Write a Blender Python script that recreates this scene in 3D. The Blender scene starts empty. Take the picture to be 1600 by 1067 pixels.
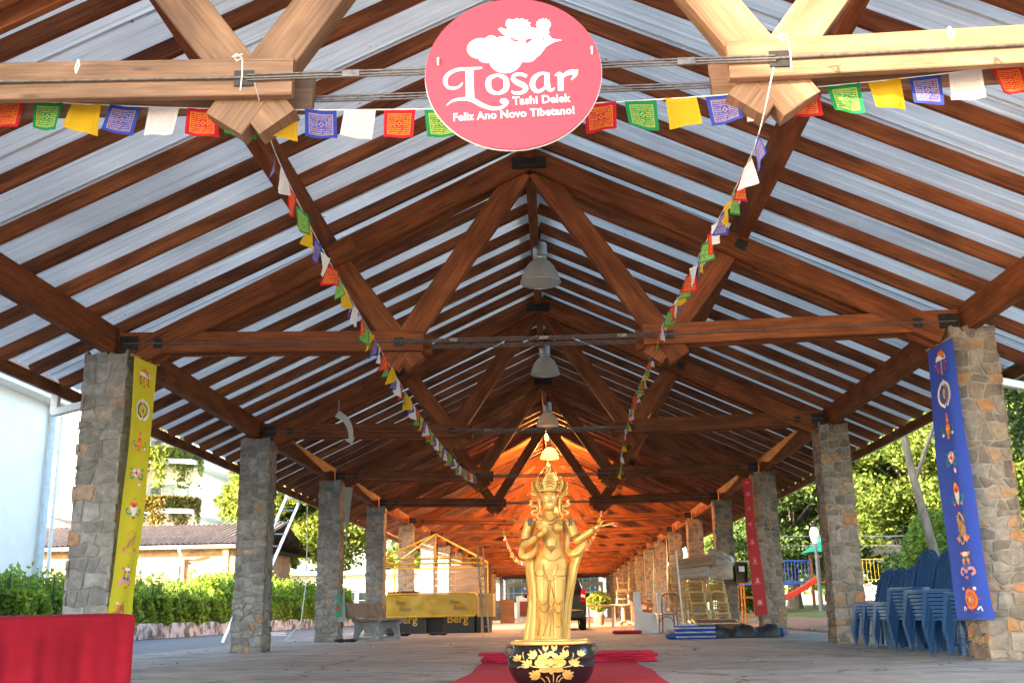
import bpy, bmesh, math, random
import numpy as np
from mathutils import Vector, Matrix
R = math.radians
SC = bpy.context.scene
COL = SC.collection
rnd = random.Random(7)

# ------------------------------------------------------------------ camera
cam = bpy.data.cameras.new('camera'); camo = bpy.data.objects.new('camera', cam); COL.objects.link(camo)
cam.sensor_width = 36.0; cam.lens = 36.0 * 1623.7 / 1600; cam.clip_start = .05; cam.clip_end = 2000
PI_, YA, RO = R(14.605), R(-2.183), R(.994)
_r0 = Vector((math.cos(YA), -math.sin(YA), 0)); _f0 = Vector((math.sin(YA), math.cos(YA), 0)); _z = Vector((0, 0, 1))
_F = _f0 * math.cos(PI_) + _z * math.sin(PI_); _U = -_f0 * math.sin(PI_) + _z * math.cos(PI_)
_rr = _r0 * math.cos(RO) + _U * -math.sin(RO); _uu = _r0 * math.sin(RO) + _U * math.cos(RO)
_m = Matrix((_rr, _uu, -_F)).transposed().to_4x4(); _m.translation = Vector((.194, 0, .552))
camo.matrix_world = _m
SC.camera = camo

# ------------------------------------------------------------------ sky, sun, exposure
SUN_A, SUN_E = R(58), R(12.5)          # sun behind the camera to the left, low
world = bpy.data.worlds.new('World'); SC.world = world; world.use_nodes = True
wn = world.node_tree.nodes; bg = wn['Background']
sky = wn.new('ShaderNodeTexSky'); sky.sky_type = 'NISHITA'; sky.sun_disc = False
sky.sun_elevation = SUN_E; sky.sun_rotation = R(180) + SUN_A
sky.air_density = 1.0; sky.dust_density = 2.0; sky.ozone_density = 1.0
world.node_tree.links.new(sky.outputs[0], bg.inputs[0]); bg.inputs[1].default_value = .15
sun = bpy.data.lights.new('sun', 'SUN'); suno = bpy.data.objects.new('sun', sun); COL.objects.link(suno)
sun.energy = 4.6; sun.angle = R(.53); sun.color = (1.0, .80, .56)
_sd = Vector((-math.sin(SUN_A) * math.cos(SUN_E), -math.cos(SUN_A) * math.cos(SUN_E), math.sin(SUN_E)))
suno.rotation_euler = _sd.to_track_quat('Z', 'Y').to_euler()
vs = SC.view_settings; vs.view_transform = 'Standard'; vs.look = 'None'; vs.gamma = 1; vs.use_curve_mapping = False
vs.exposure = 3.3
SC.cycles.max_bounces = 8; SC.cycles.diffuse_bounces = 5; SC.cycles.glossy_bounces = 3; SC.cycles.transparent_max_bounces = 6
SC.cycles.use_denoising = True; SC.cycles.sample_clamp_indirect = 8

LAMP_W = 170
# ------------------------------------------------------------------ helpers
def tag(o, label=None, cat=None, group=None, kind=None):
    if label: o['label'] = label
    if cat: o['category'] = cat
    if group: o['group'] = group
    if kind: o['kind'] = kind
    return o

def thing(name, loc, label, cat, group=None, rz=0.0):
    o = bpy.data.objects.new(name, None); o.empty_display_size = .1; COL.objects.link(o)
    o.location = loc; o.rotation_euler = (0, 0, rz)
    return tag(o, label, cat, group)

class MB:
    """collects shapes, builds one mesh object"""
    def __init__(s): s.v = []; s.f = []; s.uv = []; s.m = []
    def add(s, vs_, fs, uvs=None, m=0):
        b = len(s.v); s.v.extend([tuple(p) for p in vs_])
        for i, f in enumerate(fs):
            s.f.append([b + j for j in f]); s.m.append(m)
            s.uv.append(uvs[i] if uvs else None)
        return s
    def box(s, x0, x1, y0, y1, z0, z1, m=0):
        v = [(x0,y0,z0),(x1,y0,z0),(x1,y1,z0),(x0,y1,z0),(x0,y0,z1),(x1,y0,z1),(x1,y1,z1),(x0,y1,z1)]
        f = [(3,2,1,0),(4,5,6,7),(0,1,5,4),(1,2,6,5),(2,3,7,6),(3,0,4,7)]
        ax = [(0,1),(0,1),(0,2),(1,2),(0,2),(1,2)]
        uv = [[(v[j][a], v[j][b]) for j in ff] for ff, (a, b) in zip(f, ax)]
        return s.add(v, f, uv, m)
    def beam(s, p0, p1, w, h, up=(0,0,1), ch=.006, m=0, side=None):
        """timber from p0 to p1; w across, h along 'up'"""
        p0 = Vector(p0); p1 = Vector(p1); d = p1 - p0; L = d.length; d.normalize()
        up = Vector(up); x = d.cross(up).normalized(); y = x.cross(d).normalized()
        a, b = w / 2, h / 2; c = min(ch, a * .5, b * .5)
        o = [(-a+c,-b),(a-c,-b),(a,-b+c),(a,b-c),(a-c,b),(-a+c,b),(-a,b-c),(-a,-b+c)]
        n = 8; vs_ = []
        for P in (p0, p1):
            vs_ += [P + x*q + y*r for q, r in o]
        per = [0]
        for i in range(n):
            q, r = o[i], o[(i+1) % n]; per.append(per[-1] + math.hypot(q[0]-r[0], q[1]-r[1]))
        fs, uvs = [], []
        for i in range(n):
            j = (i+1) % n
            fs.append((i, n+i, n+j, j)); uvs.append([(0,per[i]),(L,per[i]),(L,per[i+1]),(0,per[i+1])])
        fs.append(tuple(range(n))); uvs.append([(o[i][0]*.3, o[i][1]) for i in range(n)])
        fs.append(tuple(range(2*n-1, n-1, -1))); uvs.append([(o[i][0]*.3, o[i][1]) for i in range(n-1,-1,-1)])
        return s.add(vs_, fs, uvs, m)
    def tube(s, pts, r, n=8, m=0, cap=True, closed=False, sq=None):
        pts = [Vector(p) for p in pts]; k = len(pts)
        rs = r if isinstance(r, (list, tuple)) else [r] * k
        vs_ = []; t0 = None; acc = 0; us = []
        for i, p in enumerate(pts):
            a = pts[i-1] if (i > 0 or closed) else p; b = pts[(i+1) % k] if (i < k-1 or closed) else p
            t = (b - a); t = t.normalized() if t.length > 1e-9 else Vector((0,0,1))
            if t0 is None:
                x = t.orthogonal().normalized()
            else:
                x = (x - t * x.dot(t)); x = x.normalized() if x.length > 1e-6 else t.orthogonal().normalized()
            y = t.cross(x); t0 = t
            if i: acc += (p - pts[i-1]).length
            us.append(acc)
            for j in range(n):
                an = 2*math.pi*j/n
                vs_.append(p + (x*math.cos(an) + y*math.sin(an)) * rs[i])
        fs, uvs = [], []
        for i in range(k if closed else k-1):
            i2 = (i+1) % k
            for j in range(n):
                j2 = (j+1) % n
                fs.append((i*n+j, i*n+j2, i2*n+j2, i2*n+j))
                uvs.append([(us[i], j/n*.3),(us[i],(j+1)/n*.3),(us[i2],(j+1)/n*.3),(us[i2],j/n*.3)])
        if cap and not closed:
            fs.append(tuple(range(n-1,-1,-1))); uvs.append([(0,0)]*n)
            fs.append(tuple(range((k-1)*n, k*n))); uvs.append([(0,0)]*n)
        return s.add(vs_, fs, uvs, m)
    def lathe(s, prof, n=24, c=(0,0,0), sx=1, sy=1, m=0, cap0=False, cap1=False):
        vs_ = []; k = len(prof)
        for r, z in prof:
            for j in range(n):
                a = 2*math.pi*j/n; vs_.append((c[0]+r*sx*math.cos(a), c[1]+r*sy*math.sin(a), c[2]+z))
        fs = []
        for i in range(k-1):
            for j in range(n):
                j2 = (j+1) % n; fs.append((i*n+j, i*n+j2, (i+1)*n+j2, (i+1)*n+j))
        if cap0: fs.append(tuple(range(n-1,-1,-1)))
        if cap1: fs.append(tuple(range((k-1)*n, k*n)))
        return s.add(vs_, fs, None, m)
    def prism(s, pts, o, x, y, t, m=0, back=True):
        """outline pts (2d) in frame o,x,y extruded by t along x cross y"""
        o = Vector(o); x = Vector(x).normalized(); y = Vector(y).normalized(); z = x.cross(y)
        n = len(pts)
        vs_ = [o + x*a + y*b + z*t for a, b in pts] + [o + x*a + y*b for a, b in pts]
        fs = [tuple(range(n))]; uvs = [[(a, b) for a, b in pts]]
        if back: fs.append(tuple(range(2*n-1, n-1, -1))); uvs.append([(a, b) for a, b in reversed(pts)])
        if t:
            for i in range(n):
                j = (i+1) % n; fs.append((i, n+i, n+j, j)); uvs.append([(pts[i][0],pts[i][1])]*4)
        return s.add(vs_, fs, uvs, m)
    def grid(s, P, m=0, closed_u=False, uvscale=1):
        """P[i][j] grid of points"""
        nu, nv = len(P), len(P[0]); vs_ = [p for row in P for p in row]; fs = []; uvs = []
        for i in range(nu if closed_u else nu-1):
            i2 = (i+1) % nu
            for j in range(nv-1):
                fs.append((i*nv+j, i2*nv+j, i2*nv+j+1, i*nv+j+1))
                uvs.append([(i/(nu-1), j/(nv-1)), ((i+1)/(nu-1), j/(nv-1)), ((i+1)/(nu-1), (j+1)/(nv-1)), (i/(nu-1), (j+1)/(nv-1))])
        return s.add(vs_, fs, uvs, m)
    def ball(s, c, rx, ry=None, rz=None, n=10, k=6, m=0):
        ry = ry or rx; rz = rz or rx
        vs_ = [(c[0], c[1], c[2]-rz)]
        for i in range(1, k):
            a = math.pi*i/k
            for j in range(n):
                b = 2*math.pi*j/n; vs_.append((c[0]+rx*math.sin(a)*math.cos(b), c[1]+ry*math.sin(a)*math.sin(b), c[2]-rz*math.cos(a)))
        vs_.append((c[0], c[1], c[2]+rz)); fs = []
        for j in range(n): fs.append((0, 1+(j+1) % n, 1+j))
        for i in range(k-2):
            for j in range(n):
                a = 1+i*n; j2 = (j+1) % n; fs.append((a+j, a+j2, a+n+j2, a+n+j))
        t = len(vs_)-1; a = 1+(k-2)*n
        for j in range(n): fs.append((t, a+j, a+(j+1) % n))
        return s.add(vs_, fs, None, m)
    def mesh(s, name, mats, smooth=None):
        me = bpy.data.meshes.new(name)
        me.from_pydata(s.v, [], s.f)
        if any(u is not None for u in s.uv):
            ul = me.uv_layers.new(name='UVMap'); flat = []
            for f, u in zip(s.f, s.uv):
                for i in range(len(f)): flat.extend(u[i] if u else (0, 0))
            ul.data.foreach_set('uv', flat)
        mats = mats if isinstance(mats, (list, tuple)) else [mats]
        for mm in mats: me.materials.append(mm)
        if len(mats) > 1: me.polygons.foreach_set('material_index', s.m)
        if smooth is not None:
            me.polygons.foreach_set('use_smooth', [True]*len(me.polygons))
            if smooth < 179: me.set_sharp_from_angle(angle=R(smooth))
        me.update()
        return me
    def build(s, name, mats, parent=None, smooth=None, loc=None, rot=None):
        o = bpy.data.objects.new(name, s.mesh(name, mats, smooth)); COL.objects.link(o)
        if parent is not None: o.parent = parent
        if loc is not None: o.location = loc
        if rot is not None: o.rotation_euler = rot
        return o

def inst(me, name, parent=None, loc=None, rot=None, scale=None):
    o = bpy.data.objects.new(name, me); COL.objects.link(o)
    if parent is not None: o.parent = parent
    if loc is not None: o.location = loc
    if rot is not None: o.rotation_euler = rot
    if scale is not None: o.scale = scale
    return o

def copy_tree(o, parent=None):
    c = o.copy(); COL.objects.link(c); c.parent = parent
    for ch in list(o.children): copy_tree(ch, c)
    return c

def remesh(o, vox, smooth_it=4):
    """fuse overlapping shapes of o into one continuous skin"""
    md = o.modifiers.new('r', 'REMESH'); md.mode = 'VOXEL'; md.voxel_size = vox; md.use_smooth_shade = True
    if smooth_it:
        sm = o.modifiers.new('s', 'SMOOTH'); sm.factor = .5; sm.iterations = smooth_it
    dg = bpy.context.evaluated_depsgraph_get(); dg.update()
    me = bpy.data.meshes.new_from_object(o.evaluated_get(dg)); old = o.data
    mats = list(old.materials); o.modifiers.clear(); o.data = me
    if not me.materials:
        for mm in mats: me.materials.append(mm)
    me.polygons.foreach_set('use_smooth', [True]*len(me.polygons))
    return o

def text_mesh(name, body, size, mat, extrude=.002, offset=0.0, align='CENTER', space=1.0):
    cu = bpy.data.curves.new(name, 'FONT'); cu.body = body; cu.size = size; cu.extrude = extrude; cu.offset = offset
    cu.align_x = align; cu.align_y = 'CENTER'; cu.space_character = space; cu.resolution_u = 3
    o = bpy.data.objects.new(name, cu); COL.objects.link(o)
    dg = bpy.context.evaluated_depsgraph_get(); dg.update()
    me = bpy.data.meshes.new_from_object(o.evaluated_get(dg))
    bpy.data.objects.remove(o); me.materials.clear(); me.materials.append(mat); me.name = name
    return me

# ------------------------------------------------------------------ materials
MATS = {}
def nodes(name):
    m = bpy.data.materials.new(name); m.use_nodes = True
    nt = m.node_tree; return m, nt, nt.nodes['Principled BSDF'], nt.links.new
def pm(name, col, rough=.6, metal=0., var=.12, scale=6., bump=0., bscale=60., col2=None, coord='Object', stretch=(1,1,1), spec=.5, detail=4, rand=0., thr=(.35,.65), coat=0.):
    m, nt, b, L = nodes(name); N = nt.nodes.new
    tc = N('ShaderNodeTexCoord'); mp = N('ShaderNodeMapping'); mp.inputs['Scale'].default_value = stretch
    L(tc.outputs[coord], mp.inputs[0])
    vec = mp.outputs[0]
    if rand:
        oi = N('ShaderNodeObjectInfo'); ad = N('ShaderNodeVectorMath'); ad.operation = 'MULTIPLY_ADD'
        L(oi.outputs['Random'], ad.inputs[0]); ad.inputs[1].default_value = (37, 53, 71); L(vec, ad.inputs[2]); vec = ad.outputs[0]
    no = N('ShaderNodeTexNoise'); no.inputs['Scale'].default_value = scale; no.inputs['Detail'].default_value = detail; no.inputs['Roughness'].default_value = .6
    L(vec, no.inputs['Vector'])
    cr = N('ShaderNodeValToRGB'); e = cr.color_ramp.elements
    c1 = col if col2 is None else col2
    a = tuple(max(0, c*(1-var)) for c in col) if col2 is None else col
    bb = tuple(min(1, c*(1+var)) for c in col) if col2 is None else col2
    e[0].position, e[1].position = thr; e[0].color = (*a, 1); e[1].color = (*bb, 1)
    L(no.outputs['Fac'], cr.inputs[0]); out = cr.outputs[0]
    if rand:
        hs = N('ShaderNodeHueSaturation'); mr = N('ShaderNodeMapRange'); mr.inputs[3].default_value = 1-rand; mr.inputs[4].default_value = 1+rand
        L(oi.outputs['Random'], mr.inputs[0]); L(mr.outputs[0], hs.inputs['Value']); L(out, hs.inputs['Color']); out = hs.outputs[0]
    L(out, b.inputs['Base Color']); b.inputs['Roughness'].default_value = rough; b.inputs['Metallic'].default_value = metal
    b.inputs['Specular IOR Level'].default_value = spec; b.inputs['Coat Weight'].default_value = coat
    if bump:
        n2 = N('ShaderNodeTexNoise'); n2.inputs['Scale'].default_value = bscale; n2.inputs['Detail'].default_value = 3; L(vec, n2.inputs['Vector'])
        bp = N('ShaderNodeBump'); bp.inputs['Strength'].default_value = bump; bp.inputs['Distance'].default_value = .01
        L(n2.outputs['Fac'], bp.inputs['Height']); L(bp.outputs[0], b.inputs['Normal'])
    MATS[name] = m
    return m

def wood_mat(name, dark, light, rough=.5, rand=.25, stain=.5, spec=.4):
    """timber: grain along UV u (metres)"""
    m, nt, b, L = nodes(name); N = nt.nodes.new
    uv = N('ShaderNodeUVMap'); oi = N('ShaderNodeObjectInfo')
    ad = N('ShaderNodeVectorMath'); ad.operation = 'MULTIPLY_ADD'
    L(oi.outputs['Random'], ad.inputs[0]); ad.inputs[1].default_value = (91, 47, 0); L(uv.outputs[0], ad.inputs[2])
    mp = N('ShaderNodeMapping'); mp.inputs['Scale'].default_value = (1.2, 28, 1); L(ad.outputs[0], mp.inputs[0])
    g = N('ShaderNodeTexNoise'); g.inputs['Scale'].default_value = 1.6; g.inputs['Detail'].default_value = 6; g.inputs['Roughness'].default_value = .65; g.inputs['Distortion'].default_value = .4
    L(mp.outputs[0], g.inputs['Vector'])
    cr = N('ShaderNodeValToRGB'); e = cr.color_ramp.elements; e[0].position = .3; e[1].position = .72
    e[0].color = (*dark, 1); e[1].color = (*light, 1); L(g.outputs['Fac'], cr.inputs[0])
    # blotchy stains
    mp2 = N('ShaderNodeMapping'); mp2.inputs['Scale'].default_value = (1.0, 4, 1); L(ad.outputs[0], mp2.inputs[0])
    s = N('ShaderNodeTexNoise'); s.inputs['Scale'].default_value = 1.5; s.inputs['Detail'].default_value = 5; L(mp2.outputs[0], s.inputs['Vector'])
    mr = N('ShaderNodeMapRange'); mr.inputs[1].default_value = .38; mr.inputs[2].default_value = .68; mr.inputs[3].default_value = 1-stain; mr.inputs[4].default_value = 1.12
    L(s.outputs['Fac'], mr.inputs[0])
    hs = N('ShaderNodeHueSaturation'); L(cr.outputs[0], hs.inputs['Color'])
    r2 = N('ShaderNodeMapRange'); r2.inputs[3].default_value = 1-rand; r2.inputs[4].default_value = 1+rand; L(oi.outputs['Random'], r2.inputs[0])
    mu = N('ShaderNodeMath'); mu.operation = 'MULTIPLY'; L(mr.outputs[0], mu.inputs[0]); L(r2.outputs[0], mu.inputs[1]); L(mu.outputs[0], hs.inputs['Value'])
    # drying checks along the grain and a few knots
    mp3 = N('ShaderNodeMapping'); mp3.inputs['Scale'].default_value = (.55, 85, 1); L(ad.outputs[0], mp3.inputs[0])
    ck = N('ShaderNodeTexNoise'); ck.inputs['Scale'].default_value = 1; ck.inputs['Detail'].default_value = 2; L(mp3.outputs[0], ck.inputs['Vector'])
    c3 = N('ShaderNodeMapRange'); c3.inputs[1].default_value = .27; c3.inputs[2].default_value = .33; c3.inputs[3].default_value = .35; c3.inputs[4].default_value = 1.; L(ck.outputs['Fac'], c3.inputs[0])
    mp4 = N('ShaderNodeMapping'); mp4.inputs['Scale'].default_value = (1.3, 5.5, 1); L(ad.outputs[0], mp4.inputs[0])
    vo = N('ShaderNodeTexVoronoi'); vo.inputs['Scale'].default_value = 1; L(mp4.outputs[0], vo.inputs['Vector'])
    c4 = N('ShaderNodeMapRange'); c4.inputs[1].default_value = .03; c4.inputs[2].default_value = .10; c4.inputs[3].default_value = .45; c4.inputs[4].default_value = 1.; L(vo.outputs['Distance'], c4.inputs[0])
    m3 = N('ShaderNodeMath'); m3.operation = 'MULTIPLY'; L(c3.outputs[0], m3.inputs[0]); L(c4.outputs[0], m3.inputs[1])
    h2 = N('ShaderNodeHueSaturation'); L(hs.outputs[0], h2.inputs['Color']); L(m3.outputs[0], h2.inputs['Value'])
    L(h2.outputs[0], b.inputs['Base Color']); b.inputs['Roughness'].default_value = rough; b.inputs['Specular IOR Level'].default_value = spec
    bp = N('ShaderNodeBump'); bp.inputs['Strength'].default_value = .35; bp.inputs['Distance'].default_value = .005
    sm = N('ShaderNodeMath'); sm.operation = 'ADD'; L(g.outputs['Fac'], sm.inputs[0]); L(m3.outputs[0], sm.inputs[1])
    L(sm.outputs[0], bp.inputs['Height']); L(bp.outputs[0], b.inputs['Normal'])
    return m

def stone_mat(name, cs):
    m, nt, b, L = nodes(name); N = nt.nodes.new
    ge = N('ShaderNodeNewGeometry'); oi = N('ShaderNodeObjectInfo'); ad = N('ShaderNodeMath'); ad.operation = 'MULTIPLY_ADD'
    L(oi.outputs['Random'], ad.inputs[0]); ad.inputs[1].default_value = 7.31; L(ge.outputs['Random Per Island'], ad.inputs[2])
    fr = N('ShaderNodeMath'); fr.operation = 'FRACT'; L(ad.outputs[0], fr.inputs[0])
    cr = N('ShaderNodeValToRGB'); cr.color_ramp.interpolation = 'CONSTANT'; e = cr.color_ramp.elements
    e[0].position = 0; e[0].color = (*cs[0][1], 1); e[1].position = cs[1][0]; e[1].color = (*cs[1][1], 1)
    for p, c in cs[2:]:
        q = e.new(p); q.color = (*c, 1)
    L(fr.outputs[0], cr.inputs[0])
    tc = N('ShaderNodeTexCoord'); no = N('ShaderNodeTexNoise'); no.inputs['Scale'].default_value = 14; no.inputs['Detail'].default_value = 6; no.inputs['Roughness'].default_value = .65
    L(tc.outputs['Object'], no.inputs['Vector'])
    mr = N('ShaderNodeMapRange'); mr.inputs[1].default_value = .3; mr.inputs[2].default_value = .7; mr.inputs[3].default_value = .62; mr.inputs[4].default_value = 1.3; L(no.outputs['Fac'], mr.inputs[0])
    hs = N('ShaderNodeHueSaturation'); L(cr.outputs[0], hs.inputs['Color']); L(mr.outputs[0], hs.inputs['Value'])
    L(hs.outputs[0], b.inputs['Base Color']); b.inputs['Roughness'].default_value = .85; b.inputs['Specular IOR Level'].default_value = .3
    n2 = N('ShaderNodeTexNoise'); n2.inputs['Scale'].default_value = 45; n2.inputs['Detail'].default_value = 5; L(tc.outputs['Object'], n2.inputs['Vector'])
    bp = N('ShaderNodeBump'); bp.inputs['Strength'].default_value = .5; bp.inputs['Distance'].default_value = .008; L(n2.outputs['Fac'], bp.inputs['Height']); L(bp.outputs[0], b.inputs['Normal'])
    return m

def leaf_mat(name, c1, c2, trans=.35):
    m, nt, b, L = nodes(name); N = nt.nodes.new
    ge = N('ShaderNodeNewGeometry'); cr = N('ShaderNodeValToRGB'); e = cr.color_ramp.elements
    e[0].color = (*c1, 1); e[1].color = (*c2, 1); L(ge.outputs['Random Per Island'], cr.inputs[0])
    L(cr.outputs[0], b.inputs['Base Color']); b.inputs['Roughness'].default_value = .5; b.inputs['Specular IOR Level'].default_value = .35
    tr = N('ShaderNodeBsdfTranslucent'); L(cr.outputs[0], tr.inputs[0])
    mx = N('ShaderNodeMixShader'); mx.inputs[0].default_value = trans; L(b.outputs[0], mx.inputs[1]); L(tr.outputs[0], mx.inputs[2])
    L(mx.outputs[0], nt.nodes['Material Output'].inputs[0])
    return m

W_ROOF = wood_mat('roof_timber', (.135,.040,.014), (.37,.120,.040), rough=.6, rand=.24, stain=.5, spec=.2)
W_TRUSS = wood_mat('truss_timber', (.135,.038,.014), (.36,.113,.038), rough=.6, rand=.16, stain=.4, spec=.15)
W_PALE = wood_mat('weathered_timber', (.165,.085,.046), (.31,.175,.10), rough=.65, rand=.1, stain=.4)
W_GREY = wood_mat('grey_weathered_wood', (.26,.22,.18), (.46,.41,.35), rough=.7, rand=.1, stain=.25)
W_DARK = wood_mat('dark_brown_wood', (.035,.018,.011), (.075,.038,.021), rough=.5, rand=.15, stain=.3)
W_BROWN = wood_mat('brown_wood', (.10,.045,.022), (.20,.095,.045), rough=.45, rand=.15, stain=.3)
W_LIGHT = wood_mat('light_wood', (.38,.22,.10), (.60,.38,.19), rough=.5, rand=.1, stain=.25)
STONE = stone_mat('grey_field_stone', [(0,(.205,.19,.178)),(.16,(.26,.243,.228)),(.32,(.31,.292,.275)),(.48,(.225,.208,.192)),(.62,(.345,.322,.30)),(.76,(.275,.252,.23)),(.90,(.36,.25,.175)),(.95,(.38,.22,.13)),(.975,(.36,.30,.24))])
STONE_B = stone_mat('brown_field_stone', [(0,(.165,.138,.115)),(.16,(.22,.185,.155)),(.32,(.27,.23,.195)),(.46,(.185,.15,.122)),(.58,(.30,.25,.205)),(.68,(.24,.185,.135)),(.83,(.34,.215,.125)),(.91,(.37,.19,.09)),(.955,(.31,.235,.165))])
MORTAR = pm('mortar', (.27,.25,.225), .9, var=.25, scale=9, bump=.6, bscale=70)
STEEL = pm('dark_steel', (.035,.032,.03), .5, .6, var=.3, scale=20)
ROD = pm('steel_rod', (.16,.14,.13), .45, .7, var=.3, scale=30)
WHITE = pm('white_paint', (.78,.78,.76), .55, var=.04, scale=3)
# ------------------------------------------------------------------ dimensions of the pavilion (metres)
S = 6.0; NT = 16
TY = lambda k: 6.0 * k + 5.265        # front face of the columns of frame k
YF, YB = 3.3, TY(NT-1) + 1.6           # roof ends
RB = lambda x: 6.12 - .47 * abs(x)     # underside of the rafters
TH = math.atan(.47); EAVE = 5.95

# ------------------------------------------------------------------ ground
def ground_mat():
    m, nt, b, L = nodes('asphalt_ground'); N = nt.nodes.new
    tc = N('ShaderNodeTexCoord')
    n1 = N('ShaderNodeTexNoise'); n1.inputs['Scale'].default_value = .35; n1.inputs['Detail'].default_value = 8; n1.inputs['Roughness'].default_value = .6; L(tc.outputs['Object'], n1.inputs['Vector'])
    n2 = N('ShaderNodeTexNoise'); n2.inputs['Scale'].default_value = 60; n2.inputs['Detail'].default_value = 6; n2.inputs['Roughness'].default_value = .7; L(tc.outputs['Object'], n2.inputs['Vector'])
    n3 = N('ShaderNodeTexNoise'); n3.inputs['Scale'].default_value = 2.6; n3.inputs['Detail'].default_value = 9; n3.inputs['Distortion'].default_value = .6; L(tc.outputs['Object'], n3.inputs['Vector'])
    c1 = N('ShaderNodeValToRGB'); e = c1.color_ramp.elements; e[0].position = .36; e[0].color = (.21,.195,.182,1); e[1].position = .66; e[1].color = (.31,.292,.275,1); L(n1.outputs['Fac'], c1.inputs[0])
    c3 = N('ShaderNodeMapRange'); c3.inputs[1].default_value = .3; c3.inputs[2].default_value = .72; c3.inputs[3].default_value = .78; c3.inputs[4].default_value = 1.28; L(n3.outputs['Fac'], c3.inputs[0])
    c2 = N('ShaderNodeMapRange'); c2.inputs[1].default_value = .3; c2.inputs[2].default_value = .7; c2.inputs[3].default_value = .7; c2.inputs[4].default_value = 1.3; L(n2.outputs['Fac'], c2.inputs[0])
    mu = N('ShaderNodeMath'); mu.operation = 'MULTIPLY'; L(c2.outputs[0], mu.inputs[0]); L(c3.outputs[0], mu.inputs[1])
    wv = N('ShaderNodeVectorMath'); wv.operation = 'MULTIPLY_ADD'; L(n3.outputs['Color'], wv.inputs[0]); wv.inputs[1].default_value = (.5,.5,.5); L(tc.outputs['Object'], wv.inputs[2])
    vo = N('ShaderNodeTexVoronoi'); vo.feature = 'DISTANCE_TO_EDGE'; vo.inputs['Scale'].default_value = .45; L(wv.outputs[0], vo.inputs['Vector'])
    ck = N('ShaderNodeMapRange'); ck.inputs[1].default_value = .004; ck.inputs[2].default_value = .012; ck.inputs[3].default_value = .45; ck.inputs[4].default_value = 1.; L(vo.outputs['Distance'], ck.inputs[0])
    n4 = N('ShaderNodeTexNoise'); n4.inputs['Scale'].default_value = .9; n4.inputs['Detail'].default_value = 5; L(wv.outputs[0], n4.inputs['Vector'])
    sn = N('ShaderNodeMapRange'); sn.inputs[1].default_value = .30; sn.inputs[2].default_value = .42; sn.inputs[3].default_value = .68; sn.inputs[4].default_value = 1.; L(n4.outputs['Fac'], sn.inputs[0])
    v3 = N('ShaderNodeTexVoronoi'); v3.inputs['Scale'].default_value = 5; L(wv.outputs[0], v3.inputs['Vector'])
    pb = N('ShaderNodeMapRange'); pb.inputs[1].default_value = .035; pb.inputs[2].default_value = .05; pb.inputs[3].default_value = 2.0; pb.inputs[4].default_value = 1.; L(v3.outputs['Distance'], pb.inputs[0])
    pv = mu.outputs[0]
    for o_ in (ck, sn, pb):
        k_ = N('ShaderNodeMath'); k_.operation = 'MULTIPLY'; L(pv, k_.inputs[0]); L(o_.outputs[0], k_.inputs[1]); pv = k_.outputs[0]
    hs = N('ShaderNodeHueSaturation'); L(c1.outputs[0], hs.inputs['Color']); L(pv, hs.inputs['Value']); L(hs.outputs[0], b.inputs['Base Color'])
    b.inputs['Roughness'].default_value = .82; b.inputs['Specular IOR Level'].default_value = .35
    ad = N('ShaderNodeMath'); ad.operation = 'ADD'; L(n2.outputs['Fac'], ad.inputs[0]); L(n3.outputs['Fac'], ad.inputs[1])
    bp = N('ShaderNodeBump'); bp.inputs['Strength'].default_value = .5; bp.inputs['Distance'].default_value = .012; L(ad.outputs[0], bp.inputs['Height']); L(bp.outputs[0], b.inputs['Normal'])
    return m
G_ASPH = ground_mat()
G_GRASS = pm('lawn', (.05,.085,.018), .9, col2=(.11,.16,.035), scale=1.5, bump=.5, bscale=40, detail=8)
G_DIRT = pm('dirt', (.17,.105,.06), .9, col2=(.24,.16,.10), scale=3, bump=.5, bscale=40, detail=8)
G_ROAD = pm('lane_asphalt', (.10,.105,.115), .8, col2=(.155,.16,.17), scale=2.2, bump=.4, bscale=80, detail=8)
G_PLAZA = pm('forecourt_paving', (.30,.28,.255), .85, col2=(.38,.36,.33), scale=1.2, bump=.3, bscale=50, detail=7)
tag(MB().box(-900, 900, -900, 1100, -.6, -.03).build('ground', G_GRASS), kind='structure')
tag(MB().box(-40, 40, -60, 3.0, -.3, -.004).build('forecourt', G_PLAZA), kind='structure')
tag(MB().box(-6.6, 6.3, 3.0, 108, -.3, 0).build('pavilion_floor', G_ASPH), kind='structure')
tag(MB().box(-11.2, -6.6, 3.0, 140, -.3, -.004).build('side_lane', G_ROAD), kind='structure')

# lawn on the right climbs gently
def slope_sheet():
    m = MB(); xs = [6.3, 6.9, 7.6, 9, 11, 14, 20, 40, 120]; zs = [-.02, .0, .06, .25, .42, .55, .7, 1.2, 3]
    ys = [3 + i*4 for i in range(26)]
    P = [[(x, y, z + .03*math.sin(y*1.3+x)) for y in ys] for x, z in zip(xs, zs)]
    return m.grid(P)
tag(slope_sheet().build('lawn', G_GRASS, smooth=60), kind='structure')
def dirt_path():
    m = MB(); ys = [3 + i*1.5 for i in range(40)]
    P = [[(x + .25*math.sin(y*.8+x) , y, z + .012 + .01*math.sin(y*2.1)) for y in ys] for x, z in ((6.25,.0),(6.9,.03),(7.6,.085),(8.6,.22))]
    return m.grid(P)
tag(dirt_path().build('path', G_DIRT, smooth=60), kind='structure')

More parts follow.
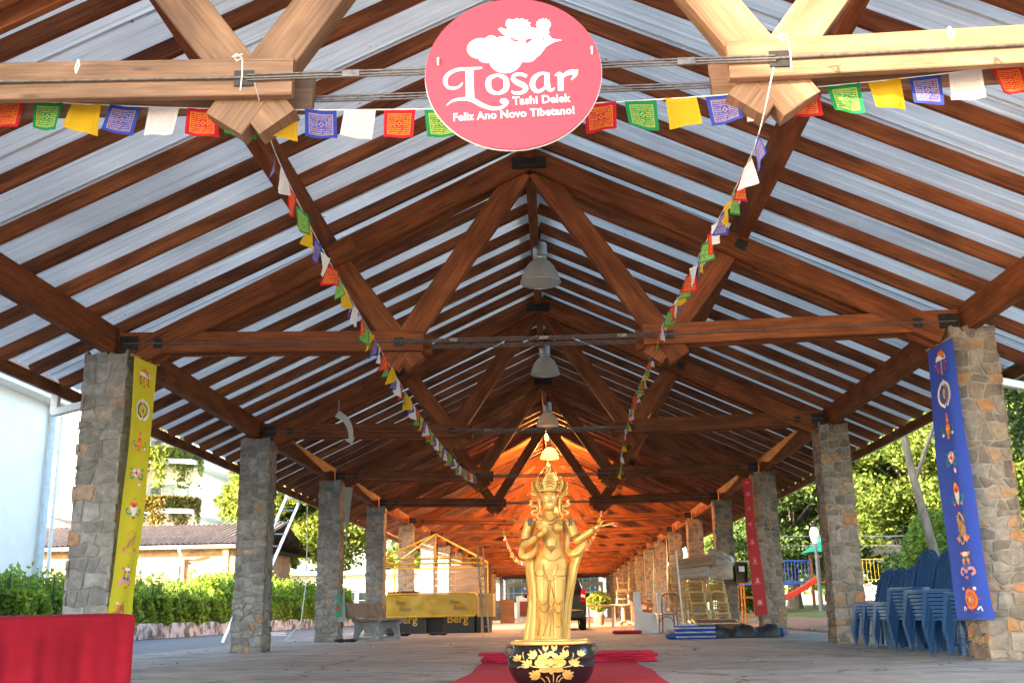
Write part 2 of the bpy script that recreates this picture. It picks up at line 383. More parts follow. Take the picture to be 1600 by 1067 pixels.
# ------------------------------------------------------------------ stone columns
def stone(m, c, d0, d1):
    """c: outline (2d, ccw) ; adds one rounded stone: returns verts in (a,b,depth)"""
    cx = sum(p[0] for p in c)/len(c); cy = sum(p[1] for p in c)/len(c); n = len(c)
    def sc(p, k): return (cx+(p[0]-cx)*k, cy+(p[1]-cy)*k)
    v = [(*p, d0) for p in c] + [(*sc(p, .965), d1*.72) for p in c] + [(*sc(p, .84), d1) for p in c] + [(cx, cy, d1*1.04)]
    f = []
    for i in range(n):
        j = (i+1) % n
        f += [(i, j, n+j, n+i), (n+i, n+j, 2*n+j, 2*n+i), (2*n+i, 2*n+j, 3*n)]
    return v, f

def face_cells(w, h, rg, rmin, rmax, wmin, wmax):
    """irregular coursed rubble: list of outlines"""
    rows = [0]
    while rows[-1] < h - rmin*.9: rows.append(rows[-1] + rg.uniform(rmin, rmax))
    sc = h / rows[-1]; rows = [r*sc for r in rows]
    out = []
    ph1 = rg.uniform(0, 6)
    def wob(x, i): return (.022*math.sin(x*9 + i*2.4 + ph1) + .014*math.sin(x*23 + i*5.1)) if 0 < i < len(rows)-1 else .02*math.sin(x*20+i)
    for i in range(len(rows)-1):
        xs = [0]
        while xs[-1] < w - wmin*.75: xs.append(xs[-1] + rg.uniform(wmin, wmax))
        k = w/xs[-1]; xs = [x*k for x in xs]
        sl = [0 if j in (0, len(xs)-1) else rg.uniform(-.03, .03) for j in range(len(xs))]
        for j in range(len(xs)-1):
            g = .0065; a0, a1 = xs[j], xs[j+1]
            e0 = g if j else rg.uniform(-.032,.0); e1 = g if j < len(xs)-2 else rg.uniform(-.032,.0)
            b0l, b0r = rows[i]+wob(a0, i)+g, rows[i]+wob(a1, i)+g
            b1l, b1r = rows[i+1]+wob(a0, i+1)-g, rows[i+1]+wob(a1, i+1)-g
            am = (a0+a1)/2
            c = [(a0+e0+sl[j]+.006, b0l+.004), (am, rows[i]+wob(am, i)+g), (a1-e1+sl[j+1]-.006, b0r+.004),
                 (a1-e1+rg.uniform(-.006,.004), (b0r+b1r)/2), (a1-e1-sl[j+1]-.006, b1r-.004), (am+rg.uniform(-.02,.02), rows[i+1]+wob(am, i+1)-g),
                 (a0+e0-sl[j]+.006, b1l-.004), (a0+e0+rg.uniform(-.004,.006), (b0l+b1l)/2)]
            out.append(c)
    return out

CX0, CX1, CD, CH = 4.61, 5.08, .50, 3.50
def column(k, side, label, single, big=False):
    rg = random.Random(100*k + (5 if side > 0 else 0))
    y0 = TY(k); t = thing('stone_column', (side*(CX0+CX1)/2, y0+CD/2, 0), label, 'column', 'rubble stone columns of the pavilion')
    w = CX1-CX0; hw, hd = w/2, CD/2
    core = MB(); core.box(-hw+.001, hw-.001, -hd+.001, hd-.001, -.05, CH-.03)
    core.build('mortar_core', MORTAR, t)
    rr = (.10, .21, .11, .24) if big else (.075, .165, .095, .22); SM = STONE_B if side > 0 else STONE
    # faces: frame origin, axis a, normal
    inner = -side
    faces = [((-hw, -hd), (1, 0), (0, -1), w, True), ((hw, hd), (-1, 0), (0, 1), w, False),
             ((hw, -hd), (0, 1), (1, 0), CD, inner > 0), ((-hw, hd), (0, -1), (-1, 0), CD, inner < 0)]
    far = MB()
    for (ox, oy), a, n, ww, seen in faces:
        for c in face_cells(ww, CH + rg.uniform(-.02, .05), rg, *rr):
            v, f = stone(None, c, -.02, rg.uniform(.004, .014))
            flare = lambda z: 1 + .05*(1 - min(1, z/1.2))
            V = [((ox+a[0]*p+n[0]*d)*flare(q), (oy+a[1]*p+n[1]*d)*flare(q), q) for p, q, d in v]
            if single and seen: MB().add(V, f).build('stone', SM, t, smooth=40)
            else: far.add(V, f)
    if far.v: tag(far.build('stonework', SM, t, smooth=40), kind='stuff')
    return t
ORD = ['nearest', 'second', 'third', 'fourth', 'fifth', 'sixth', 'seventh', 'eighth', 'ninth', 'tenth', 'eleventh', 'twelfth', 'thirteenth', 'fourteenth', 'fifteenth']
for k in range(1, NT):
    lb = {1: 'grey stone column with yellow banner beside red covered table', 2: 'grey stone column beside the leaning aluminium ladder', 3: 'stone column with a thin pale hanging banner behind concrete bench',
          4: 'dark stone column right behind the concrete bench', 5: 'sunlit stone column behind the yellow tent frame'}.get(k, ORD[k-1] + ' stone column in the left row, deep in the pavilion')
    rb_ = {1: 'brown stone column with blue banner at the right edge', 2: 'stone column at the far end of the blue chair stacks', 3: 'stone column with red banner before the playground',
           4: 'stone column with wooden box behind gold chair stacks', 5: 'stone column just left of the wooden box column, behind wrapped bundle'}.get(k, ORD[k-1] + ' stone column in the right row, deep in the pavilion')
    column(k, -1, lb, k <= 3, k == 1); column(k, 1, rb_, k <= 3, False)
column(0, -1, 'stone column of the front frame, outside the left edge', False); column(0, 1, 'stone column of the front frame, outside the right edge', False)

# ------------------------------------------------------------------ roof: trusses, purlins, rafters, sheets
roof = thing('pavilion_roof', (0, TY(0), 0), 'long open timber roof with trusses, rafters and metal sheets on stone columns', 'roof')
def RP(m, name, mats, parent=None, **k):
    o = m.build(name, mats, parent if parent else roof, **k)
    o.location = Vector((0, -TY(0), 0)) if not parent else Vector((0, 0, 0))
    return o
def truss(k):
    yc = TY(k) + .18; f = yc - .1; b = yc + .1          # plank centres
    W = W_PALE if k == 0 else W_TRUSS
    base = MB(); base.beam((0, yc-.14, 5.66), (0, yc-.165, 5.66), .40, .14, up=(0,0,1), ch=.002)   # apex plate
    tr = RP(base, 'truss', STEEL)
    PT = lambda x: 5.89 - .497*abs(x)
    for s in (-1, 1):
        for y in (f, b):
            # principal rafter plank
            n = Vector((-.497*s, 0, -1)).normalized()
            p0 = Vector((s*.02, y, PT(.02))); p1 = Vector((s*4.62, y, PT(4.62)))
            off = Vector((-s*.445, 0, -.895))*.135
            RP(MB().beam(p0+off+Vector((0,.002*s,0)), p1+off, .06, .27, up=(s*.445,0,.895)), 'principal_rafter', W_TRUSS, tr)
            # hammer beam plank, drooping a little towards the middle
            RP(MB().beam((s*4.74, y+.003, 3.62), (s*(1.24 if y == f else 1.17), y+.003, 3.545), .06, .235), 'hammer_beam', W, tr)
            # splice cleat
            RP(MB().beam((s*2.05, y-.036 if y == f else y+.036, PT(2.05)-.15), (s*3.0, y-.036 if y == f else y+.036, PT(3.0)-.15), .02, .24, up=(s*.445,0,.895)), 'splice_board', W_TRUSS, tr)
        RP(MB().beam((s*.10, yc, 5.60), (s*1.645, yc, 3.29), .138, .26, up=(0,-1,0.0001) if False else (s*.83,0,.55)), 'inner_brace', W, tr)
        RP(MB().beam((s*2.38, yc+.001, 4.70), (s*1.335, yc+.001, 3.29), .134, .25, up=(s*.8,0,-.6)), 'outer_brace', W, tr)
        # tie rod along the hammer beam and plates
        for y in (f-.042, b+.042):
            RP(MB().tube([(s*4.7, y, 3.60), (s*1.5, y, 3.535)], .009, 6), 'tie_rod', ROD, tr, smooth=60)
        pl = [(1.52, 3.535, .11, .10), (4.28, 3.59, .10, .11), (4.62, 3.60, .22, .17)]
        for x, z, ww, hh in pl:
            pm_ = MB().beam((s*(x-ww/2), f-.034, z), (s*(x+ww/2), f-.034, z), .008, hh, ch=.002)
            pl_ = RP(pm_, 'steel_plate', STEEL, tr)
        RP(MB().beam((s*2.34, f-.05, PT(2.34)-.13), (s*2.46, f-.05, PT(2.46)-.13), .008, .12, ch=.002, up=(s*.445,0,.895)), 'steel_plate', STEEL, tr)
    for y in (f-.042, b+.042):
        for d in (-.016, 0, .016):
            RP(MB().tube([(-1.5, y, 3.535+d), (-.5, y, 3.533+d*1.1), (.5, y, 3.533+d*1.1), (1.5, y, 3.535+d)], .0065, 6), 'tie_rod', ROD, tr, smooth=60)
    for x, d in ((-.9, 0), (.12, 0), (1.0, 0)):
        RP(MB().beam((x-.05, f-.042, 3.534), (x+.05, f-.042, 3.534), .022, .045, ch=.003), 'rod_clamp', ROD, tr)
for k in range(NT): truss(k)
for k in range(-1, NT):
    ya = TY(k)+.18 if k >= 0 else YF+.1; yb = TY(k+1)+.18 if k < NT-1 else YB-.1
    for s in (-1, 1):
        RP(MB().beam((s*4.86, ya, 3.655), (s*4.86, yb, 3.655), .12, .32), 'wall_plate', W_TRUSS)
        RP(MB().beam((s*2.44, ya, 4.825), (s*2.44, yb, 4.825), .12, .33), 'purlin', W_TRUSS)
    RP(MB().beam((0, ya, 5.93), (0, yb, 5.93), .12, .42), 'ridge_beam', W_TRUSS)
# rafters: two shared meshes
def rafter_mesh(s):
    off = .075/math.cos(TH)
    m = MB(); m.beam((s*.065, 0, RB(.065)+off), (s*EAVE, 0, RB(EAVE)+off), .058, .15, up=(s*math.sin(TH),0,math.cos(TH)))
    return m.mesh('rafter', W_ROOF)
rm = {s: rafter_mesh(s) for s in (-1, 1)}
ny = int((YB-YF-.3)/.75)
for i in range(ny+1):
    y = YF + .19 + .75*i
    for s in (-1, 1): inst(rm[s], 'rafter', roof, (0, y-TY(0)+rnd.uniform(-.015,.015), rnd.uniform(-.006,.006)))
# corrugated sheets
def sheet_mat():
    m, nt, b, L = nodes('galvanised_sheet'); N = nt.nodes.new
    tc = N('ShaderNodeTexCoord'); oi = N('ShaderNodeObjectInfo'); ad = N('ShaderNodeVectorMath'); ad.operation = 'MULTIPLY_ADD'
    L(oi.outputs['Random'], ad.inputs[0]); ad.inputs[1].default_value = (13, 29, 7); L(tc.outputs['Object'], ad.inputs[2])
    mp = N('ShaderNodeMapping'); mp.inputs['Scale'].default_value = (.5, 26, .5); L(ad.outputs[0], mp.inputs[0])
    n = N('ShaderNodeTexNoise'); n.inputs['Scale'].default_value = 1.3; n.inputs['Detail'].default_value = 7; n.inputs['Roughness'].default_value = .7; L(mp.outputs[0], n.inputs['Vector'])
    cr = N('ShaderNodeValToRGB'); e = cr.color_ramp.elements; e[0].position = .28; e[0].color = (.36,.39,.40,1); e[1].position = .5; e[1].color = (.74,.76,.75,1); L(n.outputs['Fac'], cr.inputs[0])
    n2 = N('ShaderNodeTexNoise'); n2.inputs['Scale'].default_value = .9; n2.inputs['Detail'].default_value = 5; L(ad.outputs[0], n2.inputs['Vector'])
    mr = N('ShaderNodeMapRange'); mr.inputs[1].default_value = .35; mr.inputs[2].default_value = .7; mr.inputs[3].default_value = .82; mr.inputs[4].default_value = 1.1; L(n2.outputs['Fac'], mr.inputs[0])
    rv = N('ShaderNodeMapRange'); rv.inputs[3].default_value = .86; rv.inputs[4].default_value = 1.1; L(oi.outputs['Random'], rv.inputs[0])
    # rust blots and dirt specks
    vo = N('ShaderNodeTexVoronoi'); vo.inputs['Scale'].default_value = 3.2; L(ad.outputs[0], vo.inputs['Vector'])
    sp = N('ShaderNodeMapRange'); sp.inputs[1].default_value = .03; sp.inputs[2].default_value = .06; sp.inputs[3].default_value = .25; sp.inputs[4].default_value = 1.; L(vo.outputs['Distance'], sp.inputs[0])
    mp3 = N('ShaderNodeMapping'); mp3.inputs['Scale'].default_value = (.35, 60, .35); L(ad.outputs[0], mp3.inputs[0])
    n3 = N('ShaderNodeTexNoise'); n3.inputs['Scale'].default_value = 1.; n3.inputs['Detail'].default_value = 3; L(mp3.outputs[0], n3.inputs['Vector'])
    st_ = N('ShaderNodeMapRange'); st_.inputs[1].default_value = .26; st_.inputs[2].default_value = .36; st_.inputs[3].default_value = .45; st_.inputs[4].default_value = 1.; L(n3.outputs['Fac'], st_.inputs[0])
    mm = []
    pv = mr.outputs[0]
    for o_ in (rv, sp, st_):
        k_ = N('ShaderNodeMath'); k_.operation = 'MULTIPLY'; L(pv, k_.inputs[0]); L(o_.outputs[0], k_.inputs[1]); pv = k_.outputs[0]
    hs = N('ShaderNodeHueSaturation'); L(cr.outputs[0], hs.inputs['Color']); L(pv, hs.inputs['Value']); L(hs.outputs[0], b.inputs['Base Color'])
    b.inputs['Metallic'].default_value = .2; b.inputs['Roughness'].default_value = .5
    tl = N('ShaderNodeBsdfTranslucent'); L(hs.outputs[0], tl.inputs[0]); ms = N('ShaderNodeMixShader'); ms.inputs[0].default_value = .20
    L(b.outputs[0], ms.inputs[1]); L(tl.outputs[0], ms.inputs[2])
    # pinholes that let the sky through
    v2 = N('ShaderNodeTexVoronoi'); v2.inputs['Scale'].default_value = 7; L(ad.outputs[0], v2.inputs['Vector'])
    ph = N('ShaderNodeMath'); ph.operation = 'LESS_THAN'; L(v2.outputs['Distance'], ph.inputs[0]); ph.inputs[1].default_value = .035
    tr = N('ShaderNodeBsdfTranslucent'); tr.inputs[0].default_value = (.95,.95,.95,1); m2 = N('ShaderNodeMixShader'); L(ph.outputs[0], m2.inputs[0]); L(ms.outputs[0], m2.inputs[1]); L(tr.outputs[0], m2.inputs[2])
    L(m2.outputs[0], nt.nodes['Material Output'].inputs[0])
    return m
SHEET = sheet_mat()
def sheet_mesh(s):
    w = .94; prof = []
    for r in range(5):
        o = r*.188; prof += [(o, 0), (o+.12, 0), (o+.135, .013), (o+.17, .013), (o+.185, 0)]
    prof = [(p, h) for p, h in prof if p <= w]
    off = .155/math.cos(TH); m = MB(); P = []
    for x in (.0, 1.5, 3, 4.5, EAVE+.06):
        P.append([(s*x + s*math.sin(TH)*h, p, RB(x)+off + math.cos(TH)*h) for p, h in prof])
    m.grid(P if s < 0 else P[::-1])
    return m.mesh('metal_sheet', SHEET)
sm_ = {s: sheet_mesh(s) for s in (-1, 1)}
n = int((YB-YF)/.9)+1
for i in range(n):
    for s in (-1, 1): inst(sm_[s], 'metal_sheet', roof, (0, YF-.05+.9*i-TY(0), .004*(i % 2)))
# ridge cap, fascia and gutters
m = MB()
for s in (-1, 1):
    m.grid([[(0, YF-.06, RB(0)+.25), (0, YB+.1, RB(0)+.25)], [(s*.3, YF-.06, RB(.3)+.235), (s*.3, YB+.1, RB(.3)+.235)]])
RP(m, 'ridge_cap', SHEET)
GUT = pm('gutter_paint', (.60,.59,.57), .6, var=.15, scale=4)
for s in (-1, 1):
    RP(MB().beam((s*(EAVE+.02), YF-.05, RB(EAVE)+.02), (s*(EAVE+.02), YB+.05, RB(EAVE)+.02), .03, .15), 'fascia_board', W_ROOF)
    x0 = EAVE+.045; z0 = RB(EAVE)-.01
    g = MB(); prof = [(0, .11), (0, 0), (.12, 0), (.125, .11), (.118, .11), (.113, .008), (.008, .008), (.008, .11)]
    P = [[(s*(x0+a), y, z0+b_) for a, b_ in prof] for y in (YF-.08, 20, 40, YB+.08)]
    g.grid(P if s > 0 else P[::-1]); RP(g, 'gutter', GUT)
    # downpipe elbow from the gutter to the first column
    RP(MB().beam((s*(EAVE+.1), 12.6, z0+.02), (s*(EAVE+.1), 12.6, z0-.26), .09, .09, up=(0,1,0)).beam((s*(EAVE+.1), 12.6, z0-.24), (s*5.1, 11.7, z0-.30), .09, .09), 'downpipe', WHITE)
# ------------------------------------------------------------------ foliage
LEAF_A = leaf_mat('leaf_green', (.065,.125,.022), (.22,.28,.055), .4)
LEAF_B = leaf_mat('leaf_yellow_green', (.09,.15,.018), (.30,.33,.06), .45)
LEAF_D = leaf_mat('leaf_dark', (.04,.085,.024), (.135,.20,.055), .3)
LEAF_H = leaf_mat('hedge_leaf', (.12,.24,.022), (.38,.46,.06), .55)
LEAF_C = leaf_mat('conifer_leaf', (.09,.19,.035), (.22,.34,.07), .45)
LEAF_O = leaf_mat('hanging_leaf', (.10,.13,.02), (.36,.22,.06), .4)
BARK = pm('bark', (.09,.07,.055), .9, col2=(.20,.17,.14), scale=9, bump=.8, bscale=25, stretch=(1,1,.25))
BARK_L = pm('pale_bark', (.12,.105,.09), .9, col2=(.23,.205,.175), scale=7, bump=.6, bscale=25, stretch=(1,1,.4))
def leaf_mesh(name, C, size, rg, mat, up=.5, asp=1.7, droop=0.):
    """C (n,3) leaf centres -> rhombic leaves"""
    n = len(C); nr = rg.normal(size=(n,3)); nr[:,2] = np.abs(nr[:,2])*.7 + up; nr /= np.linalg.norm(nr, axis=1)[:,None]
    t = rg.normal(size=(n,3)); t[:,2] -= droop; t -= nr*np.sum(t*nr, axis=1)[:,None]; t /= np.linalg.norm(t, axis=1)[:,None]+1e-9
    b = np.cross(nr, t); s = (size*rg.uniform(.65,1.35,size=n))[:,None]
    V = np.empty((n,4,3)); V[:,0] = C - t*s*asp*.5; V[:,1] = C + b*s*.5 - nr*s*.12; V[:,2] = C + t*s*asp*.5; V[:,3] = C - b*s*.5 - nr*s*.12
    me = bpy.data.meshes.new(name); me.vertices.add(n*4); me.vertices.foreach_set('co', V.reshape(-1).astype('f'))
    me.loops.add(n*4); me.loops.foreach_set('vertex_index', np.arange(n*4, dtype='i'))
    me.polygons.add(n); me.polygons.foreach_set('loop_start', np.arange(0, n*4, 4, dtype='i')); me.polygons.foreach_set('loop_total', np.full(n, 4, dtype='i'))
    me.materials.append(mat); me.update(); me.validate()
    return me
def clump_points(clumps, per, rg):
    out = []
    for (c, r, f) in clumps:
        k = max(8, int(per*f)); d = rg.normal(size=(k,3)); d /= np.linalg.norm(d, axis=1)[:,None]
        rad = rg.uniform(0,1,size=k)**.45
        p = d*rad[:,None]*np.array([r, r, r*.62]); out.append(p + np.array(c))
    return np.concatenate(out)
def crown_clumps(c, rx, ry, rz, n, rg, rmin, rmax, fill=.35):
    out = []
    for i in range(n):
        d = rg.normal(size=3); d /= np.linalg.norm(d); d[2] = d[2]*.9+.1
        q = rg.uniform(fill, 1.0)**.5
        r = rg.uniform(rmin, rmax)
        out.append(((c[0]+d[0]*rx*q, c[1]+d[1]*ry*q, c[2]+d[2]*rz*q), r, (r/rmax)**2))
    return out
def tree(name, label, base, crown, rx, rz, mat, seed, nclump=70, per=330, leaf=.16, trunk_r=.18, bark=None, ry=None, lean=None, group='garden trees'):
    rg = np.random.default_rng(seed); rr = random.Random(seed); bark = bark or BARK
    t = thing(name, base, label, 'tree', group)
    b = Vector(base); c = Vector(crown) - b
    cl = crown_clumps(c, rx, ry or rx, rz, nclump, rg, .18*rx, .34*rx)
    m = MB(); top = Vector((c.x, c.y, c.z - rz*.2)) if lean is None else Vector(lean) - b
    pts = []; 
    for i in range(7):
        q = i/6; pts.append(Vector((top.x*q**1.2, top.y*q**1.2, top.z*q)) + Vector((rr.uniform(-.05,.05), rr.uniform(-.05,.05), 0))*(1 if 0 < i else 0))
    m.tube(pts, [trunk_r*(1.35 if i == 0 else 1-.1*i) for i in range(7)], 8)
    for i in range(14):
        q = rr.uniform(.45, .98); k = min(5, int(q*6)); p0 = pts[k].lerp(pts[k+1], q*6-k)
        tgt = Vector(cl[rr.randrange(len(cl))][0]); mid = p0.lerp(tgt, .5) + Vector((0, 0, rr.uniform(-.1,.3)))
        m.tube([p0, mid, tgt], [trunk_r*.42, trunk_r*.25, trunk_r*.06], 5, cap=False)
    m.build('trunk', bark, t, smooth=60)
    me = leaf_mesh('crown', clump_points(cl, per, rg), leaf, rg, mat)
    inst(me, 'crown', t)
    return t
# left of the pavilion
tree('broadleaf_tree', 'tall sunlit leafy tree behind hedge, beside leaning ladder', (-12.4,57,0), (-12.2,57,6.6), 5.0, 3.9, LEAF_B, 3, 120, 800, .15, .28)
tree('broadleaf_tree', 'pale yellow-green tree partly hidden by second left column', (-16.6,60,0), (-16.5,60,5.6), 2.7, 3.4, LEAF_B, 4, 60, 330, .2, .2)
tree('broadleaf_tree', 'dark leafy tree at far left beyond the white low building', (-9.5,80,0), (-9.5,80,8), 6, 5, LEAF_A, 5, 60, 300, .3, .3)
# right of the pavilion
tree('slender_tree', 'slender pale-trunked tree rising behind the blue chairs', (8.05,22,.1), (7.6,22,7.2), 3.0, 2.6, LEAF_A, 11, 70, 420, .085, .115, BARK_L, lean=(7.15,21.8,6.4))
tree('garden_tree', 'dense dark tree behind the playground lamp post', (12.5,56,.5), (12.8,56,6.2), 5.2, 4.6, LEAF_D, 12, 120, 800, .14, .3)
tree('garden_tree', 'tall light green tree between the playground and slender tree', (17.5,50,.5), (17.2,50,8.0), 5.6, 5.4, LEAF_A, 13, 120, 850, .14, .3)
tree('garden_tree', 'yellow-green tree with bright top above the playground', (13.0,68,.5), (13.4,68,11.5), 7.0, 5.5, LEAF_B, 14, 110, 800, .2, .35)
tree('garden_tree', 'large tree behind the blue plastic chairs', (21,44,.5), (20.5,44,7.0), 5.5, 5.2, LEAF_A, 15, 120, 850, .13, .3)
tree('garden_tree', 'shady tree at the far right behind stone column with blue banner', (14.2,24,.4), (14.0,24,6.0), 3.8, 4.4, LEAF_D, 16, 100, 700, .10, .22)
tree('garden_tree', 'big yellow-green tree filling the sky right of the slender trunk', (27,62,.5), (26,62,11), 8.5, 7.5, LEAF_B, 17, 120, 800, .22, .4)
tree('garden_tree', 'far green tree between third and fourth right columns', (18.5,84,.5), (18.5,84,8.5), 7.5, 7.5, LEAF_A, 18, 100, 700, .24, .4)
tree('garden_tree', 'tall tree closing the view right of the gutter', (34,52,.5), (32.5,52,9.5), 8, 8, LEAF_A, 19, 100, 700, .22, .4)
tree('garden_tree', 'leafy tree high behind the right edge column', (10.2,17.2,.3), (11.0,17.6,6.4), 2.6, 3.4, LEAF_A, 20, 70, 320, .11, .13)
DT = ['distant tree behind the apartment block', 'distant tree behind the long white hall, left end', 'distant tree behind the right end of the long hall', 'distant tree behind the end building', 'distant tree right of the end building', 'distant dark tree far behind the playground', 'distant tree far behind the pink roofed cottage', 'distant dark tree behind the conical bush', 'distant tree behind the slender pale trunk', 'distant dark tree beyond the right edge column']
for i, (x, y, h, m_) in enumerate([(-60,150,9,LEAF_A),(-42,160,10,LEAF_D),(-22,165,9,LEAF_A),(-2,170,10,LEAF_D),(20,165,11,LEAF_A),(42,150,12,LEAF_D),(62,120,13,LEAF_A),(70,90,13,LEAF_D),(52,70,11,LEAF_A),(44,36,9,LEAF_D)]):
    tree('distant_tree', DT[i], (x,y,0), (x,y,h*.62), h*.75, h*.55, m_, 40+i, 40, 150, .7, .4, group='distant trees')
# conical clipped bush
rg = np.random.default_rng(31); t = thing('conical_bush', (10.4,29,.3), 'light green clipped conical bush right of slender trunk', 'bush')
n = 26000; h = rg.uniform(0,1,n)**1.25; a = rg.uniform(0, 2*math.pi, n); rr_ = (1.0*np.sqrt(np.maximum(0,1-h**1.6))+.05)*rg.uniform(.82,1.04,n)*(1+.07*np.sin(a*7+h*20))
inst(leaf_mesh('foliage', np.stack([rr_*np.cos(a), rr_*np.sin(a), h*2.75], 1), .085, rg, LEAF_C, .3, droop=-.8), 'foliage', t)
MB().tube([(0,0,0),(0,0,2.2)], .08, 6).build('stem', BARK, t)
# hedge on the low wall
t = thing('clipped_hedge', (-11.9,34,.4), 'bright green clipped hedge behind low stained wall', 'hedge')
n = 90000; yy = rg.uniform(15,60,n); u = rg.uniform(0,1,n); zz = np.where(u < .62, rg.uniform(.0,.78,n), .74 + .16*rg.normal(size=n)); xx = np.where(u < .62, .5+rg.normal(size=n)*.07, rg.uniform(-.6,.5,n))
lump = .13*np.sin(yy*2.3)+.1*np.sin(yy*5.1+zz*3)+.08*np.sin(zz*6+yy*9)
xx = xx + np.where(u < .62, lump, 0); zz = zz + np.where(u >= .62, .12*np.sin(yy*3.7)+.1*np.sin(yy*8.3+xx*5), 0) + np.where(yy > 36, .45, 0)*np.where(u >= .62, 1, zz/1.5)
spr = rg.uniform(0,1,n) < .13; zz = np.where(spr & (u >= .62), zz + rg.uniform(0,.35,n), zz)
inst(leaf_mesh('foliage', np.stack([xx, yy-34, zz], 1), .085, rg, LEAF_H, .25, 2.0, -.9), 'foliage', t)
m = MB()
for i in range(60): m.tube([(-.1+.02*math.sin(i), -19+i*.75, -.4), (-.05, -19+i*.75+.1, .7)], .025, 5)
tag(m.build('stems', BARK, t), kind='stuff')
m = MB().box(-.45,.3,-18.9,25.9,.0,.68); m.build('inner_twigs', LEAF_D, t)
# low stained wall and wire fence
def stained():
    m, nt, b, L = nodes('stained_whitewash'); N = nt.nodes.new
    tc = N('ShaderNodeTexCoord'); n = N('ShaderNodeTexNoise'); n.inputs['Scale'].default_value = 2.2; n.inputs['Detail'].default_value = 9; n.inputs['Roughness'].default_value = .7
    L(tc.outputs['Object'], n.inputs['Vector']); cr = N('ShaderNodeValToRGB'); e = cr.color_ramp.elements; e[0].position = .43; e[0].color = (.09,.085,.08,1); e[1].position = .56; e[1].color = (.55,.53,.50,1)
    L(n.outputs['Fac'], cr.inputs[0]); L(cr.outputs[0], b.inputs['Base Color']); b.inputs['Roughness'].default_value = .9
    return m
tag(MB().beam((-11.3,12,.21),(-11.3,75,.21),.2,.44,ch=.02).build('low_wall', stained()), 'low whitewashed wall with black stains under the hedge', 'wall')
t = thing('wire_fence', (-11.32,14,.43), 'thin dark wire fence on the low wall before the hedge', 'fence')
WIRE = pm('fence_wire', (.03,.035,.03), .5, .5)
for i in range(11): MB().tube([(0,i*2.0,0),(0,i*2.0,1.1)], .014, 6).build('post', WIRE, t)
m = MB()
for i in range(7): m.tube([(0,0,.1+.16*i),(0,20,.1+.16*i)], .003, 4)
for i in range(165): m.tube([(0,i*.12,.02),(0,i*.12,1.08)], .003, 4)
tag(m.build('wires', WIRE, t), kind='stuff')

# ------------------------------------------------------------------ buildings on the left
PLASTER = pm('white_plaster', (.82,.79,.72), .8, var=.04, scale=1.2)
GLASS = pm('window_glass', (.05,.075,.08), .08, .0, var=.3, scale=.6, spec=.8)
t = thing('white_building', (-12.7,11,0), 'tall plain white building at the far left behind the hedge', 'building')
MB().box(-7.3,0,-14.6,15,0,5.9).build('wall', PLASTER, t)  # runs on unseen towards the camera, lengthened to block the low sun
MB().box(-7.9,.45,-14.7,15.4,5.9,6.02).build('soffit', PLASTER, t)
m = MB(); m.prism([(-8.0,6.02),(.5,6.02),(-3.7,12.2)], (0,15.45,0), (1,0,0), (0,0,1), 30.15); m.build('roof', pm('unseen_roof_tile_red', (.25,.10,.06), .8, var=.3, scale=6), t)  # unseen roof, ridge raised and front edge set to shade the pavilion
MB().tube([(.12,14.75,5.9),(.12,14.75,.2)], .09, 10).build('downpipe', pm('pale_blue_pipe', (.52,.60,.66), .5), t, smooth=60)
MB().tube([(.12,15.2,5.7),(.12,15.2,.2)], .05, 8).build('downpipe', WHITE, t, smooth=60)
def window(parent, x0, x1, y, z0, z1, nx, nz, fr=WHITE, axis='x', name='window', dep=.06):
    """a window in a wall facing -y (or +x when axis is 'y')"""
    f = MB(); w = .05
    def bx(m, a0, a1, b0, b1, d0, d1):
        if axis == 'x': m.box(a0,a1,y-d1,y-d0,b0,b1)
        else: m.box(y+d0,y+d1,a0,a1,b0,b1)
    bx(f, x0-w,x1+w,z0-w,z0,0,dep+.03); bx(f, x0-w,x1+w,z1,z1+w,0,dep); bx(f, x0-w,x0,z0,z1,0,dep); bx(f, x1,x1+w,z0,z1,0,dep)
    for i in range(1,nx): c = x0+(x1-x0)*i/nx; bx(f, c-.02,c+.02,z0,z1,.012,dep-.01)
    for i in range(1,nz): c = z0+(z1-z0)*i/nz; bx(f, x0,x1,c-.018,c+.018,.012,dep-.013)
    o = f.build(name, fr, parent); g = MB(); bx(g, x0,x1,z0,z1,.001,.01); g.build('pane', GLASS, o)
    return o
# apartment building with hanging plants
t = thing('apartment_building', (-34,78,0), 'white apartment block with ivy hanging from its balconies', 'building')
MB().box(-16,1.0,0,12,0,24).build('wall', PLASTER, t)
for zf in (1.5,5.2,8.9,12.6,16.3,20):
    window(t, -5.2,-2.6,0,zf+.3,zf+2.3,2,2)
    window(t, -10.5,-7.5,0,zf+.3,zf+2.3,3,2)
SLAB = pm('balcony_slab', (.62,.62,.60), .8)
for i, zf in enumerate((4.4,8.1,11.8,15.5)):
    b = MB(); b.prism([(1.0,0),(1.0,-1.5),(5.2,-1.7),(6.9,-.9),(7.4,.8),(7.4,12),(1.0,12)], (0,0,zf), (1,0,0), (0,1,0), .35)
    s_ = b.build('balcony', SLAB, t)
    window(t, 1.4,5.9,2.0,zf+.4,zf+2.6,4,1,name='balcony_window')
    n = 5200; u = rg.uniform(0,1,n); px = 1.0+u*6.4; py = -1.6+np.maximum(0,(u-.65))*5+rg.normal(size=n)*.12; dz = -rg.exponential(.55,n)*(1+.7*np.sin(px*4.3)); pz = .75+np.where(rg.uniform(0,1,n) < .3, rg.uniform(0,.5,n), dz)
    inst(leaf_mesh('hanging_plants', np.stack([px,py,zf+np.maximum(pz,-1.7)],1), .2, rg, LEAF_O if i % 2 else LEAF_B, .2, 1.8, 1.2), 'hanging_plants', s_)
MB().box(1.0,6.4,2.05,12,0,24).build('wall', PLASTER, t)
